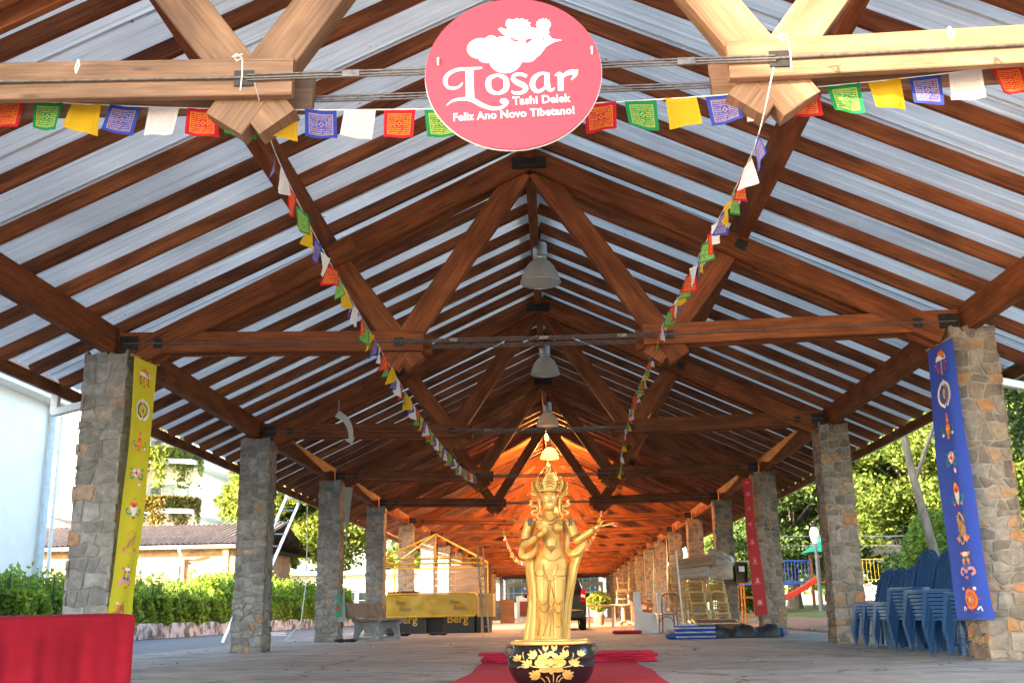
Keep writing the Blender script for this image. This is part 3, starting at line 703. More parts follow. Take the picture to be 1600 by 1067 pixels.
# tiled house
def tile_mat():
    m, nt, b, L = nodes('roof_tiles_brown'); N = nt.nodes.new
    uv = N('ShaderNodeUVMap'); br = N('ShaderNodeTexBrick'); br.inputs['Scale'].default_value = 1; br.inputs['Mortar Size'].default_value = .02
    br.inputs['Brick Width'].default_value = .24; br.inputs['Row Height'].default_value = .3; br.inputs['Color1'].default_value = (.14,.095,.075,1); br.inputs['Color2'].default_value = (.23,.165,.135,1); br.inputs['Mortar'].default_value = (.06,.055,.05,1)
    L(uv.outputs[0], br.inputs['Vector']); L(br.outputs['Color'], b.inputs['Base Color']); b.inputs['Roughness'].default_value = .85
    bp = N('ShaderNodeBump'); bp.inputs['Strength'].default_value = .6; bp.inputs['Distance'].default_value = .05; L(br.outputs['Fac'], bp.inputs['Height']); bp.invert = True; L(bp.outputs[0], b.inputs['Normal'])
    return m
TILE = tile_mat(); TILE_E = pm('clay_tile', (.14,.095,.075), .85, col2=(.25,.175,.14), scale=3, rand=.15)
PINK = pm('pink_stone_cladding', (.25,.14,.095), .85, col2=(.40,.27,.19), scale=4, bump=.8, bscale=8)
SHUT = pm('plum_shutter', (.13,.075,.085), .6, var=.15)
t = thing('tiled_house', (-22,46,0), 'low pink stone house with grey tiled roof behind the hedge', 'house')
MB().box(-8,8.3,-.3,9,0,3.55).build('wall', PINK, t)
m = MB(); P = [[(-8.8,-.9,3.6),(-8.8,4.5,4.9)],[(9.2,-.9,3.6),(9.2,4.5,4.9)]]
m.add([(-8.8,-.9,3.6),(9.2,-.9,3.6),(9.2,4.5,4.9),(-8.8,4.5,4.9)],[(0,1,2,3)],[[(0,0),(18,0),(18,5.75),(0,5.75)]])
m.add([(-8.8,9.9,3.6),(9.2,9.9,3.6),(9.2,4.5,4.9),(-8.8,4.5,4.9)],[(3,2,1,0)],[[(0,5.7),(18,5.7),(18,0),(0,0)]])
m.add([(-8.8,-.9,3.56),(9.2,-.9,3.56),(9.2,9.9,3.56),(-8.8,9.9,3.56)],[(3,2,1,0)])
rf = m.build('roof', TILE, t)
tl = MB().tube([(0,0,0),(0,.42,.15)], .075, 8).mesh('ridge_tile', TILE_E, 60)
tc_ = MB(); tc_.lathe([(.085,0),(.075,.5)], 8); cov = tc_.mesh('cover_tile', TILE_E, 60)
ang = math.atan2(5.4, 1.3)
for i in range(74):
    for j in range(4 if i % 1 == 0 else 0):
        inst(cov, 'roof_tile', rf, (-8.7+i*.243, -.92+j*.42*1.0, 3.61+j*.1011), (-ang, 0, 0))
tag(inst(bpy.data.meshes.new('x') if False else (lambda mm: ([mm.tube([(-8.7+i*.243, .8, 4.01), (-8.7+i*.243, 4.5, 4.9)], .07, 6) for i in range(74)], mm.mesh('upper_tiles', TILE_E, 60))[1])(MB()), 'upper_tiles', rf), kind='stuff')
MB().box(-8.8,9.2,-.99,-.93,3.44,3.6).build('fascia', pm('pink_fascia', (.66,.50,.42), .7), t)
m = MB().tube([(-8.8,-1.05,3.52),(9.2,-1.05,3.52)], .06, 8); m.build('gutter', WHITE, t, smooth=60)
MB().tube([(5.95,-.98,3.4),(5.95,-.6,3.1),(5.95,-.38,3.05),(5.95,-.38,0)], .06, 8).build('downpipe', WHITE, t, smooth=60)
for i in range(6):
    MB().box(2.6+i*.5,3.07+i*.5,-.35-.012*(i % 2),-.302,.0,2.55).build('shutter_panel', SHUT, t)
MB().box(2.42,2.58,-.37,-.301,0,2.75).box(5.6,5.76,-.37,-.301,0,2.75).box(2.42,5.76,-.375,-.301,2.55,2.78).build('shutter_frame', pm('pale_pink_trim', (.62,.46,.38), .7), t)
NICHE = pm('cream_wall', (.66,.58,.45), .8)
MB().box(6.3,7.7,-.33,-.301,0,2.8).build('porch_panel', NICHE, t)
m = MB(); m.prism([(.45*math.cos(a)*.55, .55*math.sin(a)) for a in [i*math.pi/12 for i in range(24)]], (7.0,-.335,1.95), (1,0,0), (0,0,1), .03); m.build('oval_window', GLASS, t)
MB().box(7.8,8.05,-.8,-.55,0,3.5).build('porch_post', PINK, t)
MB().box(6.2,6.3,-.36,-.301,0,2.9).box(7.7,7.74,-.36,-.301,0,2.9).box(6.2,7.74,-.36,-.301,2.81,2.9).build('porch_trim', pm('salmon_trim', (.7,.42,.28), .7), t)
# small red roof beside the apartment block
t = thing('red_roofed_shed', (-31,64,0), 'small house corner with dull red roof left of first column', 'house')
MB().box(-4,3,0,5,0,5.4).build('wall', PLASTER, t); m = MB(); m.prism([(-4.5,5.4),(3.6,5.4),(-.5,6.9)], (0,5.4,0), (1,0,0), (0,0,1), 5.9); m.build('roof', pm('dull_red_tile', (.26,.13,.11), .8, var=.3, scale=5), t)
# long low white hall with a window strip
t = thing('long_white_hall', (-20,74,0), 'long low white hall with a dark window strip beyond the hedge', 'building')
MB().box(-14,14.5,0,10,0,3.3).build('wall', PLASTER, t)
m = MB(); m.prism([(-14.6,3.3),(15,3.3),(15,3.55),(-14.6,3.55)], (0,10.5,0), (1,0,0), (0,0,1), 11.4); m.build('roof', WHITE, t)
MB().box(-14,14.5,-.05,-.002,2.15,2.24).build('red_stripe', pm('red_stripe', (.45,.05,.05), .6), t)
for i in range(14): window(t, -13.6+i*2.0,-11.9+i*2.0,0,1.0,2.1,2,2)
MB().box(-6,1,3,8,3.55,4.4).build('clerestory', WHITE, t); window(t, -5.5,.5,3,3.75,4.2,4,1)
# building closing the far end
t = thing('end_building', (-2,114,0), 'white building with tall gridded windows at the far end', 'building')
MB().box(-9,11,0,8,0,5.5).build('wall', PLASTER, t)
for x0, x1 in ((-3.3,.2),(3.3,6.6),(-8,-5)): window(t, x0,x1,0,1.6,4.4,4,3, fr=pm('grey_frame', (.30,.33,.36), .5))
MB().box(-9.5,11.5,-2.4,8,5.5,5.8).build('roof', WHITE, t)

# ------------------------------------------------------------------ playground and lawn on the right
BLUEP = pm('blue_paint', (.035,.10,.42), .4); REDP = pm('red_plastic', (.62,.05,.02), .35); GREENP = pm('green_plastic', (.02,.34,.22), .4); YELP = pm('yellow_paint', (.75,.50,.03), .4); BRNP = pm('brown_paint', (.22,.085,.05), .5)
gx, gy, gz = 11.4, 46.0, .5
t = thing('playground_tower', (gx,gy,gz), 'playground tower with green roof, red slide and blue railing bridge', 'playground')
for dx in (0,1.15):
    for dy in (0,1.3): MB().beam((dx,dy,-.2),(dx,dy,2.4),.11,.11,up=(0,1,0)).build('post', BRNP, t)
MB().box(-.1,1.25,-.1,1.4,1.05,1.13).build('deck', BRNP, t)
m = MB(); m.add([(-.35,-.35,2.35),(1.5,-.35,2.35),(1.5,1.65,2.35),(-.35,1.65,2.35),(.57,.65,3.1)],[(0,1,4),(1,2,4),(2,3,4),(3,0,4),(3,2,1,0)]); m.build('roof', GREENP, t)
m = MB(); P = []
for i in range(10):
    q = i/9; x = -.05-2.0*q; z = 1.12-1.0*q+.14*math.sin(q*math.pi)*(-.6)+(.1*q**6); P.append([(x,.0,z+.22),(x,.04,z),(x,.56,z),(x,.6,z+.22)])
m.grid(P); m.build('slide', REDP, t, smooth=50)
rl = MB().beam((-3.3,1.2,2.05),(-.1,1.2,2.05),.05,.05).beam((-3.3,1.2,1.15),(-.1,1.2,1.15),.06,.06); r_ = rl.build('railing', BLUEP, t)
for i in range(22): MB().tube([(-3.25+i*.148,1.2,1.15),(-3.25+i*.148,1.2,2.05)], .016, 5).build('bar', BLUEP, r_)
MB().box(-3.4,-.1,1.2,2.4,1.05,1.12).build('bridge_deck', BLUEP, t)
for x in (-3.3,-1.7): MB().beam((x,1.25,-.2),(x,1.25,1.1),.1,.1,up=(0,1,0)).build('post', BRNP, t)
rl = MB().beam((1.25,0,2.0),(2.8,0,2.0),.05,.05).beam((1.25,0,1.15),(2.8,0,1.15),.05,.05).build('yellow_railing', YELP, t)
for i in range(9): MB().tube([(1.4+i*.16,0,1.15),(1.4+i*.16,0,2.0)], .016, 5).build('bar', YELP, rl)
m = MB().beam((1.3,-.3,1.1),(2.1,-1.2,-.1),.06,.06).beam((1.3,.1,1.1),(2.1,-.8,-.1),.06,.06)
for i in range(5): q = (i+.5)/5; m.beam((1.3+.8*q,-.3-.9*q,1.1-1.2*q),(1.3+.8*q,.1-.9*q,1.1-1.2*q),.04,.04)
m.build('ladder', WHITE, t)
t = thing('lamp_post', (10.75,43.5,.5), 'grey lamp post with white lantern beside the playground', 'lamp post')
MB().tube([(0,0,-.1),(0,0,2.55)], [.09,.06], 10).build('pole', pm('grey_pole', (.16,.17,.18), .5, .3), t, smooth=60)
MB().lathe([(.0,2.55),(.10,2.55),(.2,2.85),(.19,3.05),(.12,3.22),(.0,3.24)], 8).build('lantern', pm('lantern_glass', (.8,.8,.78), .3), t)
MB().lathe([(.14,3.22),(.05,3.34),(.0,3.42)], 8, cap0=True).build('cap', STEEL, t)
t = thing('planter_box', (12.6,42.5,.45), 'low brown timber planter box right of lamp post foot', 'planter')
MB().box(-.6,.8,-.4,.4,-.05,.3).build('box', W_BROWN, t); MB().box(-.55,.75,-.35,.35,.3,.34).build('soil', G_DIRT, t)
for z, y in ((2.35,30),(2.1,30.2)):
    tag(MB().tube([(6.1+i*3, y+.3*i, z+.15-.05*math.sin(i*.5)) for i in range(9)], .012, 5).build('overhead_wire', pm('pale_wire', (.5,.5,.5), .5), smooth=60), ('upper' if z > 2.2 else 'lower')+' pale wire stretched across the garden on the right', 'wire', 'garden wires')
t = thing('garden_lamp', (13.6,36,.5), 'small garden lamp with flat shade beside conical bush', 'lamp')
MB().tube([(0,0,-.1),(0,0,2.4)], .04, 8).build('pole', STEEL, t); MB().lathe([(.0,2.5),(.25,2.42),(.24,2.38),(.0,2.4)], 12).build('shade', WHITE, t)
t = thing('far_cottage', (29,82,.7), 'distant cottage with pale pink roof beyond conical bush', 'house')
MB().box(-5,5,0,6,0,3.6).build('wall', PLASTER, t); m = MB(); m.prism([(-5.6,3.6),(5.6,3.6),(0,7.0)], (0,6.4,0), (1,0,0), (0,0,1), 6.9); m.build('roof', pm('pale_pink_tile', (.55,.38,.33), .8, var=.2), t)
for i, (x, y, h, w_, lb) in enumerate(((9.6,52,1.7,1.6,'round dark shrub behind the playground slide'),(15.5,44,2.0,1.9,'leafy shrub right of the playground tower'),(18.5,40,2.2,2.2,'broad green shrub behind the second right column'),(14.8,34.5,1.6,1.5,'low shrub left of the conical bush'),(22.5,38,2.6,2.6,'big shrub behind the blue chairs'),(17,30,1.9,1.9,'shrub behind the right stone column'),(26,48,3,3.2,'tall shrub at the back of the garden'),(20,58,2.6,3,'shrub before the far cottage'))):
    t = thing('garden_shrub', (x,y,.5), lb, 'shrub', 'garden shrubs'); r3 = np.random.default_rng(200+i)
    cl = crown_clumps((0,0,h*.5), w_, w_, h*.55, 34, r3, .3*w_, .5*w_); inst(leaf_mesh('foliage', clump_points(cl, 420, r3), .13, r3, (LEAF_A, LEAF_D, LEAF_C)[i % 3]), 'foliage', t); MB().tube([(0,0,-.1),(0,0,h*.5)], .05, 6).build('stem', BARK, t)
# stone kerb along the right edge of the floor
t = thing('stone_kerb', (6.28,3,0), 'rough stone kerb between pavilion floor and garden path', 'kerb'); ks = []
for i in range(5):
    r2 = random.Random(i); b_ = MB().beam((0,0,.02),(0,.56,.02),.14,.1,ch=.03); b_.v = [(p[0]+r2.uniform(-.015,.015), p[1], p[2]+r2.uniform(-.012,.012)) for p in b_.v]; ks.append(b_.mesh('kerb_stone', pm('kerb_stone%d' % i, (.25,.17,.12), .9, col2=(.38,.30,.24), scale=6, bump=.5)))
for i in range(110): inst(ks[i % 5], 'kerb_stone', t, (rnd.uniform(-.02,.02), i*.58, 0))
# ------------------------------------------------------------------ hanging lamps
DOME = pm('ribbed_acrylic', (.55,.52,.44), .35, var=.1, scale=4)
def dome_mat(name, lit):
    m, nt, b, L = nodes(name); N = nt.nodes.new
    b.inputs['Base Color'].default_value = (.5,.36,.18,1) if lit else (.62,.59,.50,1); b.inputs['Roughness'].default_value = .3
    tl = N('ShaderNodeBsdfTranslucent'); tl.inputs[0].default_value = (.75,.48,.2,1) if lit else (.7,.66,.55,1)
    tr = N('ShaderNodeBsdfTransparent'); tr.inputs[0].default_value = (1,.92,.75,1)
    m1 = N('ShaderNodeMixShader'); m1.inputs[0].default_value = .45; L(b.outputs[0], m1.inputs[1]); L(tl.outputs[0], m1.inputs[2])
    m2 = N('ShaderNodeMixShader'); m2.inputs[0].default_value = .97 if lit else .12; L(m1.outputs[0], m2.inputs[1]); L(tr.outputs[0], m2.inputs[2])
    out = m2.outputs[0]
    if lit:
        em = N('ShaderNodeEmission'); em.inputs[0].default_value = (1,.55,.16,1); em.inputs[1].default_value = .06
        ad = N('ShaderNodeAddShader'); L(out, ad.inputs[0]); L(em.outputs[0], ad.inputs[1]); out = ad.outputs[0]
    L(out, nt.nodes['Material Output'].inputs[0]); return m
D_OFF, D_ON = dome_mat('acrylic_dome', False), dome_mat('acrylic_dome_lit', True)
ALU = pm('lamp_housing', (.62,.62,.62), .35, .7)
lamp_me = None
def lamp(k, label, lit):
    global lamp_me
    t = thing('hanging_lamp', (.075, 6*k+8.4, 5.18), label, 'lamp', 'bell lamps hanging along the ridge')
    if lamp_me is None:
        n = 40; prof = [(.285,0),(.288,.01),(.275,.06),(.25,.14),(.20,.24),(.14,.31),(.085,.345)]
        d = MB(); vs_ = []
        for r, z in prof:
            for j in range(n): a = 2*math.pi*j/n; q = r*(1+.012*(j % 2)); vs_.append((q*math.cos(a), q*math.sin(a), z))
        fs = [(i*n+j, i*n+(j+1) % n, (i+1)*n+(j+1) % n, (i+1)*n+j) for i in range(len(prof)-1) for j in range(n)]
        d.add(vs_, fs)
        lamp_me = {1: d.mesh('dome', D_ON, 179), 0: d.mesh('dome', D_OFF, 179),
            'h': MB().lathe([(.09,.345),(.10,.36),(.10,.385),(.085,.39),(.105,.40),(.105,.58),(.09,.60),(.0,.60)], 20).mesh('housing', ALU, 40),
            'd': MB().lathe([(.09,.345),(.10,.36),(.10,.385),(.085,.39),(.105,.40),(.105,.58),(.09,.60),(.0,.60)], 20).mesh('housing', STEEL, 40),
            'c': MB().tube([(0,0,.6),(0,0,.78)], .012, 6).box(-.02,.02,-.03,.03,.7,.8).mesh('hook', STEEL),
            'r': MB().lathe([(.29,-.012),(.296,0),(.29,.012),(.283,0),(.29,-.012)], 40).mesh('rim', ALU, 179)}
    inst(lamp_me[1 if lit > 100 else 0], 'dome', t); inst(lamp_me['d' if lit else 'h'], 'housing', t); inst(lamp_me['c'], 'hook', t); (None if lit else inst(lamp_me['r'], 'rim', t))
    if not lit: MB().tube([(0,0,.30),(0,0,.2),(0,0,.12)], [.03,.045,.03], 10).build('bulb', D_OFF, t, smooth=179)
    if lit:
        l = bpy.data.lights.new('lamp_light', 'POINT'); l.energy = lit; l.color = (1,.42,.12); l.shadow_soft_size = .06
        o = bpy.data.objects.new('lamp_light', l); COL.objects.link(o); o.parent = t; o.location = (0,0,.1)
LL = ['nearest and largest bell lamp under the ridge', 'second bell lamp from the front under the ridge', 'third bell lamp from the front, just above statue lamp line', 'amber glowing bell lamp directly above the statue crown']
for k in range(1, 13):
    lamp(k, LL[k-1] if k <= 4 else ORD[k-1]+' bell lamp from the front, lit amber, deep behind the statue head', 0 if k < 4 else LAMP_W)

# ------------------------------------------------------------------ prayer flags
def flag_mat(name, base, ink, amt):
    m, nt, b, L = nodes(name); N = nt.nodes.new
    uv = N('ShaderNodeUVMap'); se = N('ShaderNodeSeparateXYZ'); L(uv.outputs[0], se.inputs[0])
    def M(op, a, b_=None, c=None):
        n = N('ShaderNodeMath'); n.operation = op
        for i, q in enumerate((a, b_, c)):
            if q is None: continue
            if isinstance(q, (int, float)): n.inputs[i].default_value = q
            else: L(q, n.inputs[i])
        return n.outputs[0]
    u, v = se.outputs[0], se.outputs[1]
    def inside(q, a, b_): return M('MULTIPLY', M('GREATER_THAN', q, a), M('LESS_THAN', q, b_))
    inb = M('MULTIPLY', inside(u,.12,.88), inside(v,.10,.86))
    inb2 = M('MULTIPLY', inside(u,.145,.855), inside(v,.125,.835)); frame = M('SUBTRACT', inb, inb2)
    row = M('GREATER_THAN', M('SINE', M('MULTIPLY', v, 88)), -.25)
    nz = N('ShaderNodeTexNoise'); nz.inputs['Scale'].default_value = 1; nz.inputs['Detail'].default_value = 2
    cb = N('ShaderNodeCombineXYZ'); L(M('MULTIPLY', u, 34), cb.inputs[0]); L(M('MULTIPLY', M('FLOOR', M('MULTIPLY', v, 14)), 5.3), cb.inputs[1]); L(cb.outputs[0], nz.inputs['Vector'])
    txt = M('MULTIPLY', M('MULTIPLY', row, M('GREATER_THAN', nz.outputs['Fac'], .44)), inb2)
    motif = M('MULTIPLY', inside(u,.40,.62), inside(v,.38,.60)); dist = M('ADD', M('ABSOLUTE', M('SUBTRACT', u, .51)), M('ABSOLUTE', M('SUBTRACT', v, .49)))
    ring = M('MULTIPLY', motif, inside(dist,.05,.10)); txt = M('ADD', M('MULTIPLY', txt, M('SUBTRACT', 1, motif)), ring)
    fac = M('MULTIPLY', M('MINIMUM', M('ADD', txt, frame), 1), amt)
    mx = N('ShaderNodeMix'); mx.data_type = 'RGBA'; L(fac, mx.inputs[0]); mx.inputs[6].default_value = (*base,1); mx.inputs[7].default_value = (*ink,1)
    L(mx.outputs[2], b.inputs['Base Color']); b.inputs['Roughness'].default_value = .8; b.inputs['Specular IOR Level'].default_value = .2
    tl = N('ShaderNodeBsdfTranslucent'); L(mx.outputs[2], tl.inputs[0]); ms = N('ShaderNodeMixShader'); ms.inputs[0].default_value = .5
    L(b.outputs[0], ms.inputs[1]); L(tl.outputs[0], ms.inputs[2]); L(ms.outputs[0], nt.nodes['Material Output'].inputs[0])
    return m
FL = [flag_mat('flag_red', (.62,.02,.035), (.85,.32,.03), .85), flag_mat('flag_green', (.015,.30,.09), (.62,.62,.10), .8), flag_mat('flag_yellow', (.80,.48,.02), (.62,.33,.02), .5),
      flag_mat('flag_blue', (.035,.075,.42), (.55,.36,.22), .75), flag_mat('flag_white', (.80,.79,.80), (.70,.50,.50), .5)]
def flag_mesh(ci, seed):
    r = random.Random(seed); m = MB(); P = []
    ph, am, sk, tw = r.uniform(0,6), r.uniform(.004,.014), r.uniform(-.02,.02), r.uniform(-.018,.018); cl = r.uniform(-.03,.03)
    for i in range(7):
        a = i/6; row = []
        for j in range(7):
            q = j/6; row.append(((a-.5)*.158*(1-.03*q)+sk*q, am*math.sin(a*7+ph+q*2)*(.3+q)+tw*q*(a-.5)*6+.01*q*q, -.158*q-.004*math.sin(a*3.1)+cl*q*q*(a-.5)))
        P.append(row)
    P = [[p for p in reversed(row)] for row in P]
    m.grid(P); return m.mesh('flag', FL[ci], 179)
FM = {(c, s): flag_mesh(c, c*10+s) for c in range(5) for s in range(6)}
CORD = pm('white_cord', (.7,.68,.64), .8)
t = thing('prayer_flag_string', (0,5.485,3.449), 'string of prayer flags stretched across the front behind the round sign', 'flags', 'prayer flag strings')
zf = lambda x: -.062+.0181*x*x
xs = [-3.6+.225*i for i in range(33)]
MB().tube([(x,0,zf(x)) for x in xs], .0035, 5).build('cord', CORD, t)
for i in range(-2,31):
    x = -2.972+(2.846+2.972)/25.0*i
    inst(FM[(i % 5, rnd.randrange(6))], 'flag', t, (x,0,zf(x)+.002), (0, -.039*x*1.0, rnd.uniform(-.12,.12)), (1.16,.7,1.09))
def side_string(label, pts, n, off, seed):
    t = thing('prayer_flag_string', pts[0], label, 'flags', 'prayer flag strings'); r = random.Random(seed); o = Vector(pts[0])
    P = [Vector(p)-o for p in pts]
    def cat(u):
        k = min(int(u), len(P)-2); q = u-k; a, b, c, d = P[max(k-1,0)], P[k], P[k+1], P[min(k+2,len(P)-1)]
        return .5*((2*b)+(c-a)*q+(2*a-5*b+4*c-d)*q*q+(3*b-a-3*c+d)*q*q*q)
    cp = [cat((len(P)-1)*i/120) for i in range(121)]
    MB().tube(cp, .0035, 5).build('cord', CORD, t)
    acc = 0; nxt = off; i = 0; c = 0
    for a, b in zip(cp, cp[1:]):
        L_ = (b-a).length
        while nxt <= acc+L_ and i < n:
            p = a.lerp(b, (nxt-acc)/L_); d = b-a
            o2 = inst(FM[((3,4,0,1,2)[c % 5], r.randrange(6))], 'flag', t, p, (r.uniform(-.15,.15), -math.asin(max(-1,min(1,d.z/d.length)))*.9, math.atan2(d.y, d.x)+r.uniform(-.35,.35)))
            nxt += .25; i += 1; c += 1
        acc += L_
    return t
side_string('left string of prayer flags sagging from front truss into the pavilion', [(-1.42,5.2,3.44),(-1.5,6.0,3.36),(-1.5,7.3,3.22),(-1.5,9.4,3.13),(-1.5,12.6,3.02),(-1.5,15.6,3.03),(-1.5,19,3.15),(-1.48,22.4,3.4)], 84, .75, 1)
side_string('right string of prayer flags running back from front truss', [(1.46,5.2,3.42),(1.40,5.5,3.13),(1.40,6.3,3.15),(1.40,7.3,3.24),(1.40,9.3,3.38),(1.40,10.8,3.5),(1.40,12.9,3.5),(1.40,15,3.55),(1.4,17.4,3.4),(1.4,19,3.0)], 66, .45, 2)
side_string('far string of prayer flags looping behind left of the statue', [(-1.55,35.4,3.6),(-1.6,37,3.2),(-1.5,39,2.9),(-1.4,42,2.65),(-1.1,44.5,2.6),(-.9,46.5,2.8)], 50, .3, 3)
side_string('far string of prayer flags behind the statue hand', [(1.55,29.6,3.4),(1.5,31,3.2),(1.42,33,2.95),(1.3,35,2.8),(1.2,37,2.7)], 34, .3, 4)

# ------------------------------------------------------------------ round sign
def smooth_path(pts, n=8):
    out = []
    for k in range(len(pts)-1):
        a, b, c, d = pts[max(k-1,0)], pts[k], pts[k+1], pts[min(k+2,len(pts)-1)]
        for i in range(n):
            q = i/n; out.append(tuple(.5*((2*b[j])+(c[j]-a[j])*q+(2*a[j]-5*b[j]+4*c[j]-d[j])*q*q+(3*b[j]-a[j]-3*c[j]+d[j])*q**3) for j in range(3)))
    out.append(pts[-1]); return out
def stroke(pts):
    p = smooth_path(pts); L_, R_ = [], []
    for i, (x, y, w) in enumerate(p):
        a = p[max(i-1,0)]; b = p[min(i+1,len(p)-1)]; dx, dy = b[0]-a[0], b[1]-a[1]; l = math.hypot(dx,dy) or 1
        L_.append((x-dy/l*w/2, y+dx/l*w/2)); R_.append((x+dy/l*w/2, y-dx/l*w/2))
    return L_, R_
t = thing('round_sign', (.035,4.98,3.318), 'round pink sign lettered Losar hanging from the front tie rods', 'sign')
SIGN = pm('pink_sign', (.32,.024,.044), .45, var=.03, scale=2); SIGNW = pm('sign_white', (.86,.85,.83), .5, var=.02)
disc = [(.468*math.cos(a)*(1.0), .44*math.sin(a)) for a in [2*math.pi*i/72 for i in range(72)]]
m = MB(); m.prism(disc, (0,0,0), (1,0,0), (0,0,1), .012); m.build('board', SIGN, t)
m = MB(); m.prism([(x*1.006,y*1.006) for x, y in disc], (0,.012,0), (1,0,0), (0,0,1), .0115); m.build('board_edge', SIGNW, t)
K = .000764; cxs, cys = 630, 533
lay = [0]
def dep(): lay[0] += 1; return -.0125-.00012*lay[0]
def SP(x, y): return ((x-cxs)*K, (cys-y)*K*1.03)
def put_stroke(m, pts):
    L_, R_ = stroke(pts); d = dep(); n = len(L_)
    V = [(SP(*p)[0], d, SP(*p)[1]) for p in L_] + [(SP(*p)[0], d, SP(*p)[1]) for p in R_]
    m.add(V, [(i, i+1, n+i+1, n+i) for i in range(n-1)])
def put_poly(m, pts):
    d = dep(); P = [SP(*p) for p in pts]; m.add([(a, d, b) for a, b in P], [tuple(range(len(P)))])
def circ(cx, cy, rx, ry=None, n=20): return [(cx+rx*math.cos(2*math.pi*i/n), cy+(ry or rx)*math.sin(2*math.pi*i/n)) for i in range(n)]
def letter(name, strokes_, dots=()):
    m = MB()
    for s_ in strokes_: put_stroke(m, s_)
    for d_ in dots: put_poly(m, circ(*d_))
    m.build(name, SIGNW, t)
letter('letter', [[(414,490,12),(330,494,22),(240,498,24),(178,530,28),(157,580,28),(178,625,20),(225,634,18),(262,618,14),(277,596,7)], [(328,492,56),(328,600,54),(330,716,58)],
    [(168,758,5),(215,725,16),(290,716,24),(350,728,32),(410,765,30),(480,793,24),(540,790,22),(580,765,18),(590,740,14)]], [(562,742,26,20)])
letter('letter', [[(520,548,20),(468,570,32),(457,615,38),(470,660,34),(520,684,22),(572,660,34),(583,615,38),(570,570,32),(520,548,20)]])
letter('letter', [[(724,566,22),(690,550,24),(645,552,24),(628,578,28),(655,606,36),(700,632,38),(716,660,32),(690,683,24),(640,686,22),(616,672,10)]])
letter('letter', [[(876,552,16),(820,550,22),(776,582,34),(762,635,36),(790,678,28),(838,664,20),(868,610,14)], [(866,548,34),(864,610,36),(872,660,32),(892,674,20),(914,660,6)]])
letter('letter', [[(918,570,6),(940,556,20),(956,566,36),(958,620,38),(955,682,36)], [(962,596,12),(992,562,26),(1030,548,36),(1064,552,30),(1050,582,18),(1030,604,6)]], [(1072,538,9,9)])
m = MB()
for c_ in ((405,345,94,78),(480,300,50,50),(560,330,80,70),(580,430,116,108),(450,410,62,46),(660,360,100,80),(735,390,72,72)): put_poly(m, circ(*c_, n=28))
put_poly(m, [(640,280),(700,215),(770,200),(850,232),(895,272),(905,292),(976,306),(920,318),(865,350),(820,410),(770,448),(700,462)])
put_poly(m, [(530,205),(552,192),(575,205),(620,215),(660,240),(650,275),(600,270),(560,240)])
r2 = random.Random(5)
def burst(cx, cy, rx, ry, n=26, jag=.16): return [(cx+rx*math.cos(2*math.pi*i/n)*(1+(jag if i % 2 else -jag*.4)), cy+ry*math.sin(2*math.pi*i/n)*(1+(jag if i % 2 else -jag*.4))) for i in range(n)]
put_poly(m, burst(672,178,80,46)); put_poly(m, burst(850,182,48,42)); put_poly(m, circ(612,160,26,30)); put_poly(m, [(640,190),(720,200),(740,240),(640,260)]); put_poly(m, [(826,200),(880,205),(890,250),(830,245)])
m.build('emblem', SIGNW, t)
for q_ in ([(628,282),(660,288),(684,292),(664,304),(634,302)], [(724,292),(750,284),(776,286),(758,304),(720,328)], [(838,280),(856,288),(852,302),(840,296)]): m = MB(); put_poly(m, q_); m.build('emblem_gap', SIGN, t)
def loose(me):
    """split a mesh into its connected pieces"""
    par = list(range(len(me.vertices)))
    def fd(a):
        while par[a] != a: par[a] = par[par[a]]; a = par[a]
        return a
    for e_ in me.edges: par[fd(e_.vertices[0])] = fd(e_.vertices[1])
    gr = {}
    for pl in me.polygons: gr.setdefault(fd(pl.vertices[0]), []).append(list(pl.vertices))
    out = []
    for fs in gr.values():
        ids = sorted({i for f_ in fs for i in f_}); mp_ = {v: i for i, v in enumerate(ids)}
        q_ = bpy.data.meshes.new('letter'); q_.from_pydata([tuple(me.vertices[i].co) for i in ids], [], [[mp_[i] for i in f_] for f_ in fs]); q_.materials.append(me.materials[0]); out.append(q_)
    return out
def sign_text(body, x0, x1, yc, rot):
    me = text_mesh('lettering', body, .05, SIGNW, .0006, .0009, space=1.03); xs_ = [v.co.x for v in me.vertices]; w = max(xs_)-min(xs_)
    s_ = (x1-x0)*K/w; p = SP((x0+x1)/2, yc); d_ = dep()
    for piece in loose(me): inst(piece, 'letter', t, (p[0], d_, p[1]), (R(90), R(rot), 0), (s_, s_*1.06, 1))
sign_text('Tashi Delek', 620, 1020, 745, -1.2); sign_text('Feliz Ano Novo Tibetano!', 214, 1045, 842, -1.6)
m = MB()
for x, y in ((110,433),(1180,391)): a, b = SP(x, y); m.tube([(a,-.014,b+.02),(a,-.03,b+.012),(a,-.03,b-.012),(a,-.014,b-.02)], .006, 6)
m.build('cable_tie', WHITE, t)

